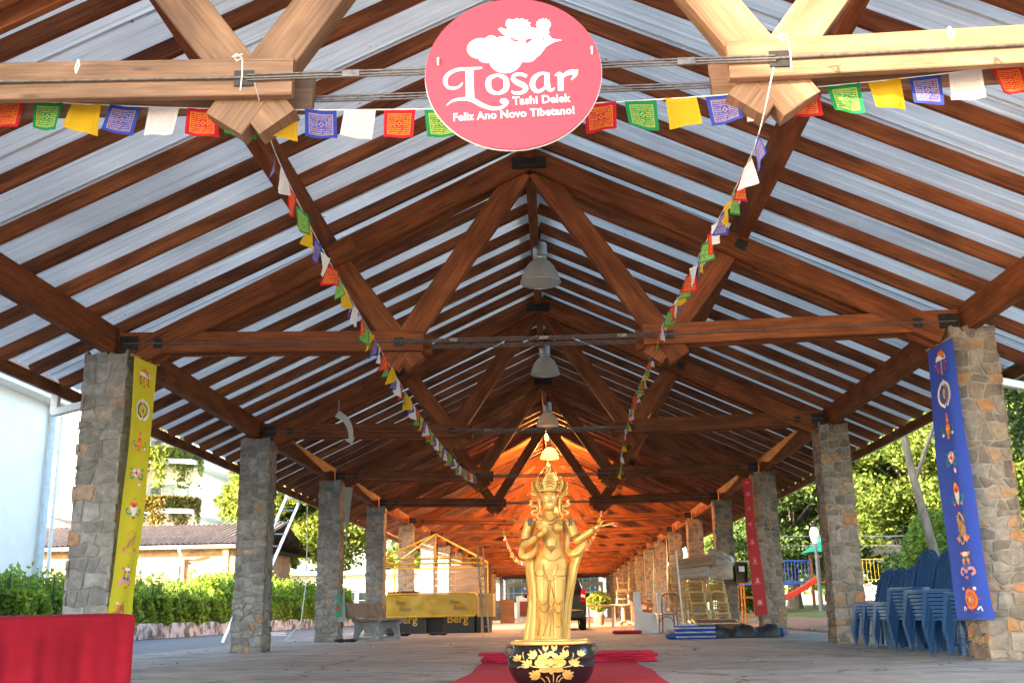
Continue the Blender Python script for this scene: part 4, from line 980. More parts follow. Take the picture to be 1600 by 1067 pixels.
# ------------------------------------------------------------------ hanging banners with the eight symbols
CM = {}
def cmat(c):
    if c not in CM: CM[c] = pm('print_' + c, {'r': (.60,.03,.03), 'o': (.78,.20,.03), 'w': (.80,.79,.76), 'g': (.05,.28,.20), 'b': (.04,.14,.45), 'y': (.80,.48,.04), 'p': (.75,.30,.36), 'k': (.10,.08,.09), 'n': (.34,.24,.12)}[c], .75, var=.08)
    return CM[c]
E_ = lambda x, y, a, b=None, n=16, f=0, t_=2*math.pi: [(x+a*math.cos(f+t_*i/n), y+(b or a)*math.sin(f+t_*i/n)) for i in range(n)]
def thick(pts, w):
    L_, R_ = stroke([(x, y, w) for x, y in pts]); return L_ + R_[::-1]
def sym(kind):
    o = []
    A = lambda c, p: o.append((c, p))
    if kind == 0:      # parasol
        A('r', [(-.03,.36),(.03,.36),(0,.46)]); A('o', E_(0,.12,.28,.24,14,0,math.pi*14/13)); A('w', [(-.34,.06),(.34,.06),(.30,.2),(.1,.24),(-.1,.24),(-.30,.2)]); A('b', [(-.3,.1),(.3,.1),(.26,.15),(-.26,.15)])
        for s in (-1,0,1): A('r', thick([(s*.22,.05),(s*.26-.03,-.12),(s*.2,-.24),(s*.3+.02,-.3)], .06))
        A('y', [(-.025,.06),(.025,.06),(.025,-.38),(-.025,-.38)]); A('o', E_(0,-.36,.06,.04)); A('p', E_(-.36,-.05,.03)); A('p', E_(.36,-.05,.03))
    if kind == 1:      # golden fish ring
        A('w', thick([(.0,.36),(.28,.2),(.32,-.1),(.1,-.36)], .16)); A('w', thick([(.0,-.36),(-.28,-.2),(-.32,.1),(-.1,.36)], .16)); A('n', thick([(.02,.3),(.24,.15),(.25,-.1),(.08,-.3)], .1)); A('k', thick([(-.02,-.3),(-.24,-.15),(-.25,.1),(-.08,.3)], .1)); A('y', E_(.0,.02,.1,.16)); A('b', E_(.05,-.02,.04,.09)); A('w', [(-.12,.34),(.0,.48),(.1,.34)])
    if kind == 2:      # vase
        A('o', E_(0,-.06,.15,.2)); A('r', [(-.06,.08),(.06,.08),(.09,.2),(-.09,.2)]); A('y', E_(0,.22,.08,.05)); A('o', E_(0,.34,.06,.1)); A('o', [(-.1,-.36),(.1,-.36),(.05,-.22),(-.05,-.22)]); A('y', [(-.15,-.08),(.15,-.08),(.15,-.03),(-.15,-.03)])
        for s in (-1,1): A('g', thick([(s*.14,-.2),(s*.3,-.16),(s*.36,-.02),(s*.28,.02)], .05)); A('w', E_(s*.3,-.22,.06,.05))
    if kind == 3:      # lotus
        for i in range(7): a = math.pi*2*i/7; A('w' if i % 2 else 'p', E_(.11*math.cos(a), .08+.11*math.sin(a), .1, .08))
        A('r', E_(0,.08,.06)); A('p', E_(.14,-.3,.08,.07)); A('w', E_(.16,-.36,.05))
        for s in (-1,1): A('g', thick([(s*.06,-.06),(s*.25,-.16),(s*.3,0),(s*.24,.08)], .05)); A('g', E_(s*.27,.22,.06,.04))
    if kind == 4:      # conch
        A('w', [(-.16,.12),(.16,.12),(.13,-.1),(.03,-.34),(-.03,-.34),(-.13,-.1)]); A('o', E_(0,.16,.17,.12)); A('r', E_(0,.1,.1,.07)); A('y', E_(0,.28,.1,.06)); A('r', [(-.03,.32),(.03,.32),(0,.44)]); A('r', E_(0,-.36,.05,.06))
        for s in (-1,1): A('g', thick([(s*.08,-.2),(s*.26,-.24),(s*.32,-.08),(s*.24,-.04)], .06)); A('p', E_(s*.22,-.3,.05,.04))
    if kind == 5:      # endless knot
        c = 'n'
        for i in range(-2,3): A(c, thick([(-.22+.05*i,.1*i-.2+.0),(.0+.05*i,.1*i+.0),(.22+.05*i*0,.1*i+.2)], .035)); A('y', thick([(.22,.1*i-.2),(.0,.1*i),(-.22,.1*i+.2)], .035))
        A('y', thick([(-.2,.22),(0,.46),(.2,.22)], .05)); A('y', thick([(-.2,-.22),(0,-.46),(.2,-.22)], .05))
        for s in (-1,1): A('o', E_(s*.28,-.28,.08,.06)); A('p', E_(s*.22,-.34,.05,.05))
    if kind == 6:      # victory banner
        A('o', [(-.2,-.02),(.2,-.02),(.17,.24),(-.17,.24)]); A('y', [(-.2,.06),(.2,.06),(.19,.12),(-.19,.12)]); A('g', [(-.19,.14),(.19,.14),(.18,.2),(-.18,.2)]); A('w', E_(0,.28,.17,.07)); A('r', [(-.03,.32),(.03,.32),(0,.46)]); A('b', [(-.2,-.16),(.2,-.16),(.2,-.02),(-.2,-.02)])
        for s in (-1,1): A('p', thick([(s*.1,-.16),(s*.28,-.14),(s*.36,-.26),(s*.22,-.32)], .08)); A('o', E_(s*.22,.3,.06,.05))
        A('p', E_(0,-.22,.1,.06)); A('o', E_(0,-.4,.09,.04))
    if kind == 7:      # wheel
        for i in range(8): a = math.pi*i/4; A('r', [(.25*math.cos(a-.12),.25*math.sin(a-.12)),(.4*math.cos(a),.4*math.sin(a)),(.25*math.cos(a+.12),.25*math.sin(a+.12))])
        A('o', E_(0,0,.29,.29,24)); A('r', E_(0,0,.2,.2,20)); A('o', E_(0,0,.17,.17,20))
        for i in range(8): a = math.pi*i/4+.2; A('g' if i % 2 else 'b', E_(.12*math.cos(a),.12*math.sin(a),.035))
        A('y', E_(0,0,.05))
        for s in (-1,1): A('w', thick([(s*.24,-.3),(s*.36,-.22),(s*.4,-.34)], .05)); A('b', thick([(s*.2,-.36),(s*.32,-.42)], .05)); A('w', E_(s*.28,.3,.06,.05))
    return o
def banner(name, label, mat, P, nrm, symbols, w, h, mono=None, back=None, sscale=.52):
    """P(s,t): s across 0..1, t down 0..1 ; nrm: side the print faces"""
    t = thing(name, P(.5, 0), label, 'banner', 'tall hanging banners'); o = Vector(P(.5, 0)); nrm = Vector(nrm).normalized()
    g = [[Vector(P(i/8, j/40))-o for j in range(41)] for i in range(9)]
    m = MB(); m.grid(g); m.build('cloth', mat, t, smooth=179)
    for k, sy in enumerate(symbols):
        tc_ = (k+.55)/len(symbols)*.985; cells = sym(sy); cm = []; mb = MB()
        for li, (c, poly) in enumerate(cells):
            mm = cmat(mono or c)
            if mm not in cm: cm.append(mm)
            V = [Vector(P(.5+x*sscale*1.15, tc_-y*w*sscale*1.15/h))-o+nrm*(.004+.0006*li) for x, y in poly]
            mb.add(V, [tuple(range(len(V)))], None, cm.index(mm))
        mb.build('printed_symbol', cm, t)
    return t
def cloth(name, c, tr=.35):
    m, nt, b, L = nodes(name); N = nt.nodes.new; b.inputs['Base Color'].default_value = (*c,1); b.inputs['Roughness'].default_value = .75; b.inputs['Specular IOR Level'].default_value = .25
    tl = N('ShaderNodeBsdfTranslucent'); tl.inputs[0].default_value = (*c,1); ms = N('ShaderNodeMixShader'); ms.inputs[0].default_value = tr
    L(b.outputs[0], ms.inputs[1]); L(tl.outputs[0], ms.inputs[2]); L(ms.outputs[0], nt.nodes['Material Output'].inputs[0]); return m
def PY(s, t_):
    a = Vector((-4.50,11.20,3.42)).lerp(Vector((-4.33,11.42,3.36)), s); b = Vector((-4.60,11.16,.42)).lerp(Vector((-4.39,11.38,.42)), s)
    p = a.lerp(b, t_); p.x += .05*math.sin(t_*2.6)*(1-.4*s) + .02*math.sin(t_*9+s*3)*t_ + .012*math.sin(s*9+t_*4)*(.3+t_); p.y += .02*math.sin(t_*5+s); return p
banner('yellow_banner', 'long yellow banner with printed symbols hanging beside left stone column', cloth('yellow_cloth', (.92,.78,.05), .45), PY, (.8,-.6,0), range(8), .40, 3.0, sscale=.62)
MB().tube([(-4.52,11.17,3.43),(-4.40,11.69,3.43)], .012, 8).build('hanging_rod', W_LIGHT, bpy.data.objects['yellow_banner'], loc=-Vector(PY(.5,0)))
def PB(s, t_):
    a = Vector((4.50,11.70,3.36)).lerp(Vector((4.56,11.10,3.36)), s); b = Vector((4.50,11.72,.40)).lerp(Vector((4.615,11.04,.40)), s)
    p = a.lerp(b, t_); p.x += -.03*math.sin(t_*3.0) + .012*math.sin(t_*11+s*2)*t_ - .014*(1+math.sin(s*10+t_*3))*(.3+.7*t_) ; p.y += .012*math.sin(t_*4+s*2); return p
banner('blue_banner', 'long blue banner with printed symbols before right stone column', cloth('blue_cloth', (.065,.125,.62), .4), PB, (-.98,-.1,0), range(8), .6, 2.96)
MB().tube([(4.495,11.74,3.37),(4.565,11.06,3.37)], .012, 8).build('hanging_rod', W_LIGHT, bpy.data.objects['blue_banner'], loc=-Vector(PB(.5,0)))
def PR(s, t_):
    a = Vector((4.33,23.2,3.32)).lerp(Vector((4.50,23.1,3.32)), s); b = Vector((4.41,23.2,.40)).lerp(Vector((4.66,23.04,.42)), s)
    p = a.lerp(b, max(0,t_)**1.3); p.x += .03*math.sin(t_*8+s)*(1-t_); return p
banner('red_banner', 'faded red banner with grey printed symbols at third right column', cloth('faded_red_cloth', (.52,.06,.07)), PR, (-.4,-.9,0), range(8), .24, 2.92, mono='p')
GRN = cloth('grey_green_cloth', (.34,.42,.38))
def PG(s, t_):
    w_ = .14*(1-.75*math.sin(min(1,t_/.8)*math.pi*.5))+.10*max(0,t_-.78)/.22
    p = Vector((-4.40-.05*t_-.10*max(0,t_-.7), 23.1, 3.32-2.9*t_)); ang = .6+2.2*t_; return p + Vector((math.cos(ang)*(s-.5)*w_*1.6, math.sin(ang)*(s-.5)*w_*1.6, 0))
banner('twisted_banner', 'thin twisted grey-green banner hanging at third left column', GRN, PG, (0,-1,0), [], .3, 2.9)
o = bpy.data.objects['twisted_banner']
m = MB(); m.prism([(-.06,-.22),(.07,-.24),(.05,.16),(.0,.34),(-.03,.1)], (-.16,-.05,-2.55), (1,0,0), (0,0,1), .006); e = m.build('green_end', pm('green_cloth', (.02,.26,.12), .8), o)
m = MB(); m.prism(E_(.0,-.06,.03,.07), (-.16,-.058,-2.55), (1,0,0), (0,0,1), .002); m.build('red_print', cmat('r'), e)
def simple_banner(label, x, y, z0, z1, w, c, nm):
    def Q(s, t_): return Vector((x+.03*math.sin(t_*6+s), y+(s-.5)*w*(1-.4*math.sin(t_*3)), z0+(z1-z0)*t_))
    banner(nm, label, cloth(nm+'_cloth', c), Q, (-1,0,0), [], w, z0-z1)
simple_banner('thin white banner on the sixth right column', 4.5, 41.6, 3.3, .6, .35, (.62,.56,.55), 'pale_banner')
simple_banner('thin blue-grey banner on the seventh right column', 4.5, 47.5, 3.3, .5, .4, (.30,.36,.42), 'blue_grey_banner')
simple_banner('dark pink banner beside the brown panel inside the tent', -4.3, 47.2, 3.3, .4, .4, (.40,.09,.12), 'pink_banner')

# curved arrow of pale board hung on the second truss
t = thing('curved_arrow', (-3.33,17.25,3.6), 'pale curved arrow board hanging from the second truss', 'sign')
L_, R_ = stroke([(-.13,.27,.13),(.02,.16,.11),(.10,0,.09),(.12,-.16,.07)]); out = L_+[(.19,-.13),(.135,-.27),(.0,-.17)]+R_[::-1]
m = MB(); m.prism(out[::-1], (0,.02,0), (1,0,0), (0,0,1), .02); m.build('arrow', pm('pale_board', (.55,.52,.45), .6), t)
m = MB().tube([(-.1,.01,.27),(-.1,.01,.5)], .004, 5); m.build('string', CORD, t)
# knotted white string on the front plates
for s, lb in ((-1,'left'), (1,'right')):
    t = thing('white_string', (s*1.5,5.12,3.54), 'white knotted string dangling from the %s front hammer beam' % lb, 'string', 'strings on the front beams')
    m = MB().tube([(-.03,0,.02),(.0,-.015,.03),(.03,0,.01),(.0,-.012,-.01),(-.02,0,.02),(.03,-.01,.03)], .004, 5); m.build('knot', CORD, t)
    m = MB().tube([(.03,0,.0),(.035,-.01,-.1),(.03,-.01,-.19)], .004, 5); m.build('tail', CORD, t)
    x2 = s*.9
    m = MB().tube([(x2,0,.04),(x2+.015,-.012,.0),(x2,-.012,-.05),(x2-.012,0,-.01),(x2,0,.04)], .006, 5); m.build('tie', CORD, t)
# ------------------------------------------------------------------ gilded statue
GOLD = pm('gilded_wood', (.49,.262,.050), .40, .2, col2=(.63,.375,.092), scale=5, bump=.12, bscale=45, spec=.5, thr=(.3,.7))
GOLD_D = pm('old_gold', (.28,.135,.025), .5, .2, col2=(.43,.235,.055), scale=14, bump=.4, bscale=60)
EYEW = pm('face_white', (.85,.85,.82), .3, var=.01)  # plain white on the eyes and lips
BLACKP = pm('dark_hair_paint', (.03,.035,.05), .4)
SX, SZ = .00554, .00533
st = thing('gilded_statue', (.132,9.0,.352), 'golden standing deity statue with crown and open hand behind black pot', 'statue')
def q(u, v, y=0): return Vector(((u-862)*SX, y, (995-v)*SZ))
b = MB()
# skirted legs, hips and waist (elliptic sections)
secs = [(1100,860,.135,.09),(1040,860,.130,.088),(995,860,.124,.086),(970,861.5,.108,.082),(940,862,.108,.085),(915,862,.122,.092),(890,862.5,.140,.102),(878,863,.137,.10),(866,864.5,.105,.085),(856,865.5,.078,.068),(846,865,.080,.068),(836,863.5,.098,.078),(826,862,.115,.084),(818,862,.121,.076),(812,862,.105,.062),(806,862,.05,.045)]
P = []
n = 28
for j in range(n):
    a = 2*math.pi*j/n; P.append([(q(u,v).x+rx*math.cos(a), ry*math.sin(a), q(u,v).z) for v, u, rx, ry in secs])
b.grid(P, closed_u=True); b.add([P[j][0] for j in range(n)], [tuple(range(n))]); b.add([P[j][-1] for j in range(n)], [tuple(range(n-1,-1,-1))])
def limb(m, pts, n=10): m.tube([p[0] for p in pts], [p[1] for p in pts], n); [m.ball(p[0], p[1]*.98, n=10, k=6) for p in pts]
for s in (-1,1):      # thighs and shins shaping the cloth
    limb(b, [(q(862+s*11,895,-.03),.075),(q(862+s*10,940,-.045),.066),(q(862+s*9.5,975,-.035),.055),(q(862+s*9,1040,-.03),.05)])
b.ball(q(852,827,-.062), .05, .045, .047, 12, 8); b.ball(q(874,828,-.062), .05, .045, .047, 12, 8)
b.ball(q(864,872,-.035), .085, .06, .05, 12, 8)
limb(b, [(q(862,812),.045),(q(862.5,798),.04)])
# head and face
b.ball(q(862.7,782,-.01), .072, .078, .093, 16, 12); b.ball(q(862.7,792,-.025), .055, .055, .052, 14, 10)
limb(b, [(q(862.7,777,-.086),.007),(q(862.7,785,-.097),.0105)], 8); b.ball(q(862.7,785.5,-.093), .0155, .01, .008, 8, 6)
b.ball(q(862.7,796.5,-.062), .02, .016, .014, 8, 6)
for s in (-1,1):
    b.ball(q(862.7+s*6.5,774.5,-.068), .022, .012, .006, 8, 6); b.ball(q(862.7+s*13.6,785,.0), .012, .02, .035, 8, 6)
# arms
limb(b, [(q(831,820,.0),.042),(q(826,836,-.005),.038),(q(824.5,854,-.02),.037)]); limb(b, [(q(824.5,855,-.03),.038),(q(834,850,-.095),.031),(q(845,842,-.135),.026),(q(850,838,-.15),.024)])
limb(b, [(q(893,820,.0),.042),(q(898,834,-.005),.042),(q(904,847,-.02),.036)]); limb(b, [(q(904,848,-.03),.036),(q(917,840,-.06),.031),(q(931,830,-.085),.024),(q(935,828,-.09),.021)])
# raised hand before the chest: palm out, thumb and ring finger joined
b.ball(q(854,833,-.165), .032, .014, .036, 10, 8)
for k, (du, l, bend) in enumerate(((-3.6,.055,0),(-1.2,.062,0),(1.4,.057,.0),(3.8,.044,.01))):
    p0 = q(854.5+du,829,-.168); limb(b, [(p0,.0095),(p0+Vector((.002*k,-.006-bend,l*.5)),.0085),(p0+Vector((.003*k-.002,-.004-bend,l)),.0065)], 8)
p0 = q(850,834,-.17); limb(b, [(p0,.011),(p0+Vector((-.008,-.022,.018)),.009),(p0+Vector((.004,-.032,.036)),.007)], 8)
# open offering hand
b.ball(q(941,826.5,-.1), .034, .028, .013, 10, 8)
for k, (dy, l, up) in enumerate(((-.024,.075,.012),(-.008,.088,.020),(.008,.082,.026),(.022,.062,.024))):
    p0 = q(945,825.5,-.1+dy); limb(b, [(p0,.0095),(p0+Vector((l*.5,dy*.3,up*.4)),.0085),(p0+Vector((l,dy*.4,up)),.006)], 8)
p0 = q(939,825,-.125); limb(b, [(p0,.011),(p0+Vector((.012,-.012,.022)),.009),(p0+Vector((.034,-.014,.034)),.007)], 8)
body = b.build('body', GOLD, st); remesh(body, .0058, 3)
# drapery: scalloped skirt edges and folds as carved relief
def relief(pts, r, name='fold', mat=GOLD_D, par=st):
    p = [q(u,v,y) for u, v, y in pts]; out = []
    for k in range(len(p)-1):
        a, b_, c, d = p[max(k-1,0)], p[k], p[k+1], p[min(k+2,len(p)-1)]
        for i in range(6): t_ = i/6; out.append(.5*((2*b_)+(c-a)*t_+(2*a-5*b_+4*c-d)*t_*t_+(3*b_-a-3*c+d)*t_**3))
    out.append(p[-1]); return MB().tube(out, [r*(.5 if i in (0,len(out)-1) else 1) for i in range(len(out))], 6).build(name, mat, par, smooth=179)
def surf(u, v):
    """front surface depth of the skirt"""
    for (v0,u0,rx0,ry0),(v1,u1,rx1,ry1) in zip(secs, secs[1:]):
        if v1 <= v <= v0:
            f = (v0-v)/(v0-v1); rx = rx0+(rx1-rx0)*f; ry = ry0+(ry1-ry0)*f; uc = u0+(u1-u0)*f; break
    x = (u-uc)*SX; e = max(0, 1-(x/rx)**2)**.5*ry
    for s in (-1,1):
        for (a, b_, c, r) in ((11,895,-.03,.075),(10,940,-.045,.066),(9.5,975,-.035,.055)):
            if abs(v-b_) < 24: e = max(e, -c+max(0, r*r-((u-862-s*a)*SX)**2)**.5)
    if 860 < v < 884: e = max(e, .035+.06*max(0,1-((u-864)*SX/.085)**2-((v-872)*SZ/.05)**2)**.5)
    return -e
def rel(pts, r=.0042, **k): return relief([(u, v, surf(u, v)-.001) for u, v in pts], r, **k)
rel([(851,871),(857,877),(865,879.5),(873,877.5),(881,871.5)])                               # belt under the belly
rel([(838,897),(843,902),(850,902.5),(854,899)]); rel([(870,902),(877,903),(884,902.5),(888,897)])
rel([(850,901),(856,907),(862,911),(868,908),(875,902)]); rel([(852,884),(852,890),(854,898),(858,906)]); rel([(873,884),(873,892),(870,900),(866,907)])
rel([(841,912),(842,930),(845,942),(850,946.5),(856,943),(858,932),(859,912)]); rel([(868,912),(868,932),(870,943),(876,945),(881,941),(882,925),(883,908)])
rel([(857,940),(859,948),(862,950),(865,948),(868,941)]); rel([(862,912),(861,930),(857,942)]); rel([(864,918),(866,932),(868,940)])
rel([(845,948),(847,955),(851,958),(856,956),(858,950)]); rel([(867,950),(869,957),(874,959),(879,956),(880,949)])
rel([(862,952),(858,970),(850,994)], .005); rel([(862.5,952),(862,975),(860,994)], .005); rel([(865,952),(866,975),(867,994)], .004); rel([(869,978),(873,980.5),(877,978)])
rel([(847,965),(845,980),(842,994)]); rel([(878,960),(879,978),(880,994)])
def ribbon(pts, wd, name, th=.012, wave=.006):
    """flat carved sash: pts (u,v,y), width"""
    P3 = []; p = [q(u,v,y) for u, v, y in pts]; out = []
    for k in range(len(p)-1):
        a, b_, c, d = p[max(k-1,0)], p[k], p[k+1], p[min(k+2,len(p)-1)]; w0, w1 = wd[k], wd[k+1]
        for i in range(7): t_ = i/7; out.append((.5*((2*b_)+(c-a)*t_+(2*a-5*b_+4*c-d)*t_*t_+(3*b_-a-3*c+d)*t_**3), w0+(w1-w0)*t_))
    out.append((p[-1], wd[-1])); m = MB(); F, B = [], []
    for i, (c, w_) in enumerate(out):
        tn = (out[min(i+1,len(out)-1)][0]-out[max(i-1,0)][0]).normalized(); sd = tn.cross(Vector((0,-1,0))); sd = sd.normalized() if sd.length > .1 else Vector((1,0,0))
        row = []; rb = []
        for j in range(9):
            a = j/8-.5; off = wave*math.cos(a*math.pi*4)-.010*(2*a)**2*(-1)
            row.append(c+sd*w_*a+Vector((0,-th/2+off*.7-.006*math.cos(a*math.pi),0))); rb.append(c+sd*w_*a*.98+Vector((0,th/2,0)))
        F.append(row); B.append(rb)
    loop = [f+b_[::-1]+[f[0]] for f, b_ in zip(F, B)]
    m.grid(loop); m.add(loop[0][:-1], [tuple(range(len(loop[0])-1))]); m.add(loop[-1][:-1], [tuple(range(len(loop[0])-2,-1,-1))])
    return m.build(name, GOLD, st, smooth=60)
ribbon([(838,812,.06),(832,835,.06),(820,860,.0),(820,870,-.03),(829,872,-.05),(838,864,-.03),(843,850,.0)], [.05,.05,.055,.06,.06,.055,.04], 'scarf')
ribbon([(833,868,.02),(832,885,.03),(833.5,905,.03),(836,925,.03),(836,950,.02),(834.5,975,.0),(832.5,998,-.01),(829,1060,-.01)], [.085,.092,.09,.085,.095,.115,.13,.13], 'scarf', .02, .009)
ribbon([(886,815,.06),(888,840,.05),(888,858,.03),(893,867,-.01),(903,866,-.03),(912,856,-.03),(915,846,-.02)], [.045,.05,.055,.065,.07,.06,.045], 'scarf')
ribbon([(910,856,.0),(903,872,.01),(897,890,.02),(893,910,.03),(889,935,.03),(886,960,.02),(884.5,985,.01),(884,1060,0)], [.075,.085,.09,.09,.08,.078,.08,.08], 'scarf', .02, .009)
# face, hair, crown
f = MB(); f.ball(q(857.6,780.4,-.078), .0155, .011, .0068, 12, 8); f.ball(q(868.0,780.2,-.078), .0155, .011, .0068, 12, 8); f.build('eyes', EYEW, st, smooth=179)
MB().ball(q(862.8,791.6,-.080), .0165, .010, .0085, 12, 8).build('lips', EYEW, st, smooth=179)
for s in (-1,1): relief([(862.7+s*2.5,776.5,-.084),(862.7+s*6,774.6,-.08),(862.7+s*10,776.5,-.066)], .0022, 'eyebrow', GOLD_D)
MB().ball(q(862.7,772,.022), .07, .062, .066, 14, 10).build('hair', GOLD, st, smooth=179)
m = MB(); n = 36
m.tube([q(862.7,768.5)+Vector((.074*math.cos(2*math.pi*i/n), .0+.086*math.sin(2*math.pi*i/n), 0)) for i in range(n)], .011, 8, closed=True)
cr = m.build('crown', GOLD, st, smooth=179)
def crown_leaf(u, v0, v1, w, tilt, y, rotz):
    h = (v0-v1)*SZ; o = [(0,h)]; 
    R_ = [(w*.18,h*.82),(w*.42,h*.6),(w*.5,h*.38),(w*.4,h*.12),(w*.3,0)]
    o = [(0,h)] + R_ + [(-a, b_) for a, b_ in reversed(R_)]
    x = Vector((math.cos(tilt)*math.cos(rotz), math.sin(rotz), -math.sin(tilt))); up = Vector((math.sin(tilt), .12, math.cos(tilt)))
    m = MB(); m.prism(o[::-1], q(u,v0,y), x, up, -.012); p_ = m.build('crown_leaf', GOLD, cr, smooth=30)
    m = MB(); nn = x.cross(up).normalized()
    c = q(u,v0,y)
    for k, (fr, ww) in enumerate(((.14,.3),(.28,.36),(.42,.36),(.56,.28),(.70,.16))):
        m.tube([c+up*h*fr+x*ww*w*(i/4-.5)*1.7-nn*(-.014)+up*(.014*(1-(i/2-1)**2)) for i in range(5)], .004, 5)
    m.ball(c+up*h*.46+nn*.014, .010, .007, .012, 8, 6)
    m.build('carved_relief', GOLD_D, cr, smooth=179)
crown_leaf(862.8,769,738,.125,0,-.086,0)
crown_leaf(851,770,744,.088,-.26,-.070,.5); crown_leaf(874.5,770,744,.088,.26,-.070,-.5)
crown_leaf(845.5,773,750.5,.078,-.48,-.03,.9); crown_leaf(880.5,773,750.5,.078,.48,-.03,-.9)
m = MB(); m.lathe([(.05,0),(.055,.03),(.045,.07),(.03,.10),(.035,.125),(.022,.155),(.0,.175)], 14, tuple(q(861.5,763,.02))); m.build('topknot', GOLD, st, smooth=60)
m = MB()
for i in range(26): a = i*.55; r_ = .05*(1-i/34); p_ = q(860.5,761,.0)+Vector((r_*math.cos(a), r_*math.sin(a), i*.0066)); m.ball(p_, .014*(1-i/60), n=8, k=6)
m.build('topknot_curls', GOLD, st, smooth=179)
relief([(856,734,-.02),(859,730,-.03),(863,731,-.03),(864,736,-.03),(860,738,-.03),(858,735,-.03)], .009, 'finial_curl', GOLD)
for s in (-1,1):
    C = 862.7
    L_ = lambda pts, r, nm: relief([(C+s*u, v, y) for u, v, y in pts], r, nm, GOLD)
    L_([(16.5,790,-.01),(17,780,-.02),(20,776,-.02),(26,774,-.015),(26.5,771.5,-.01)], .013, 'ear_ornament')
    MB().ball(q(C+s*18.5,778,-.025), .022, .012, .02, 10, 8).build('ear_flower', GOLD_D, st, smooth=179)
    L_([(15.5,782,-.03),(15,795,-.03),(15.5,804,-.03)], .011, 'earlobe')
    L_([(30.5,783,.0),(27.5,786,.0),(30.5,790,.0),(26,793.5,.0),(19.5,793,.0),(20,799,.0),(27,801,.0),(26.5,806,.0),(19,806.5,.0)], .0135, 'hair_ribbon')
    m = MB(); cc = q(C+s*15.5,809,-.05); m.tube([cc+Vector((.023*math.cos(a), 0, .028*math.sin(a))) for a in [2*math.pi*i/16 for i in range(16)]], .0085, 8, closed=True); m.build('earring', GOLD, st, smooth=179)
    relief([(C+s*27-(0 if s > 0 else 0), 812, -.043),(C+s*29.5,818,-.05),(C+s*29,825,-.052)], .006, 'hair_lock', BLACKP); relief([(C+s*30.5,811,-.035),(C+s*33,817,-.045),(C+s*32.5,824,-.05)], .006, 'hair_lock', BLACKP)
# jewellery
def beads(pts, r, k, name):
    m = MB(); p = [q(*c) for c in pts]
    for i in range(k):
        f_ = i/(k-1)*(len(p)-1); j = min(int(f_), len(p)-2); m.ball(p[j].lerp(p[j+1], f_-j), r, n=6, k=4)
    return m.build(name, GOLD_D, st, smooth=179)
beads([(852,806,-.055),(855,812,-.075),(859,816,-.085),(863,817.5,-.09),(867,816,-.085),(871,812,-.075),(874,806,-.055)], .006, 22, 'necklace')
beads([(850,808,-.06),(853,816,-.085),(858,821,-.092),(863,823,-.095),(868,821,-.092),(873,816,-.085),(876,808,-.06)], .007, 24, 'necklace')
beads([(850,812,-.075),(852,835,-.112),(853,848,-.085),(856,858,-.082),(862,863,-.086),(866,864,-.088),(871,858,-.084),(873,848,-.085),(875,835,-.112),(875,812,-.075)], .0052, 52, 'long_necklace')
m = MB()
for i in range(5):
    for j in range(5-i): m.ball(q(863.5-(4-i)*1.3+j*2.6, 857+i*2.4, -.088-.001*i), .0068, .005, .0058, 8, 6)
m.build('pendant', GOLD_D, st, smooth=179)
for c, ax, r_ in ((q(825.3,846,-.012),(-.2,0,1),.049),(q(901.5,841,-.012),(.5,0,-1),.047),(q(845,842,-.133),(1,-.4,.5),.031),(q(929.5,831,-.083),(1,-.2,.6),.03)):
    ax = Vector(ax).normalized(); x = ax.orthogonal().normalized(); y = ax.cross(x)
    for o_ in (-.007,.007): MB().tube([c+ax*o_+(x*math.cos(a)+y*math.sin(a))*r_ for a in [2*math.pi*i/18 for i in range(18)]], .0058, 6, closed=True).build('bracelet', GOLD_D, st, smooth=179)
MB().tube([q(953,823,-.1), q(964,826.5,-.1)], .004, 6).build('incense_stick', pm('grey_stick', (.4,.4,.4), .6), st)
st.rotation_euler = (0, R(.8), 0)
# plinth under the statue
t = thing('statue_plinth', (.132,9.0,0), 'low red draped plinth beneath the golden statue', 'plinth')
MB().beam((0,-.16,.06),(0,.16,.06),.42,.12,ch=.02).build('base', pm('crimson_cloth', (.42,.015,.035), .85, var=.12, scale=5, bump=.1, bscale=120), t)

# ------------------------------------------------------------------ lacquered pot
LACQ = pm('black_lacquer', (.012,.011,.012), .22, 0, var=.3, scale=3, spec=.5, coat=.3); RIMG = pm('gilt_rim', (.66,.36,.10), .35, .4, col2=(.80,.50,.18), scale=8); GILT = pm('gilt_paint', (.74,.45,.10), .35, .35, col2=(.86,.60,.20), scale=12)
pot = thing('lacquered_pot', (.135,8.35,0), 'round black lacquered pot with gilt flowers and loop handles', 'pot')
prof = [(.0,.0),(.22,.0),(.245,.01),(.285,.05),(.315,.10),(.330,.15),(.336,.155),(.336,.165),(.332,.17),(.334,.21),(.337,.215),(.337,.223),(.331,.23),(.318,.27),(.300,.305),(.292,.318)]
MB().lathe(prof, 64).build('bowl', LACQ, pot, smooth=30)
MB().lathe([(.292,.312),(.307,.314),(.312,.322),(.310,.334),(.300,.342),(.272,.344),(.262,.338),(.262,.30),(.30,.10),(.2,.02),(.0,.018)], 64).build('rim', RIMG, pot, smooth=40)
for s in (-1,1):
    m = MB().tube([(s*.296,-.03,.295),(s*.335,-.03,.305),(s*.352,-.03,.29),(s*.352,-.03,.26),(s*.335,-.03,.235),(s*.318,-.03,.228)], [.010,.012,.011,.012,.013,.010], 8); m.build('handle', pm('worn_iron', (.09,.07,.07), .4, .4), pot, smooth=179)
def prad(z):
    for (r0,z0),(r1,z1) in zip(prof[1:], prof[2:]):
        if z0 <= z <= z1: return r0+(r1-r0)*(z-z0)/max(1e-6, z1-z0)
    return .29
PL = [0]
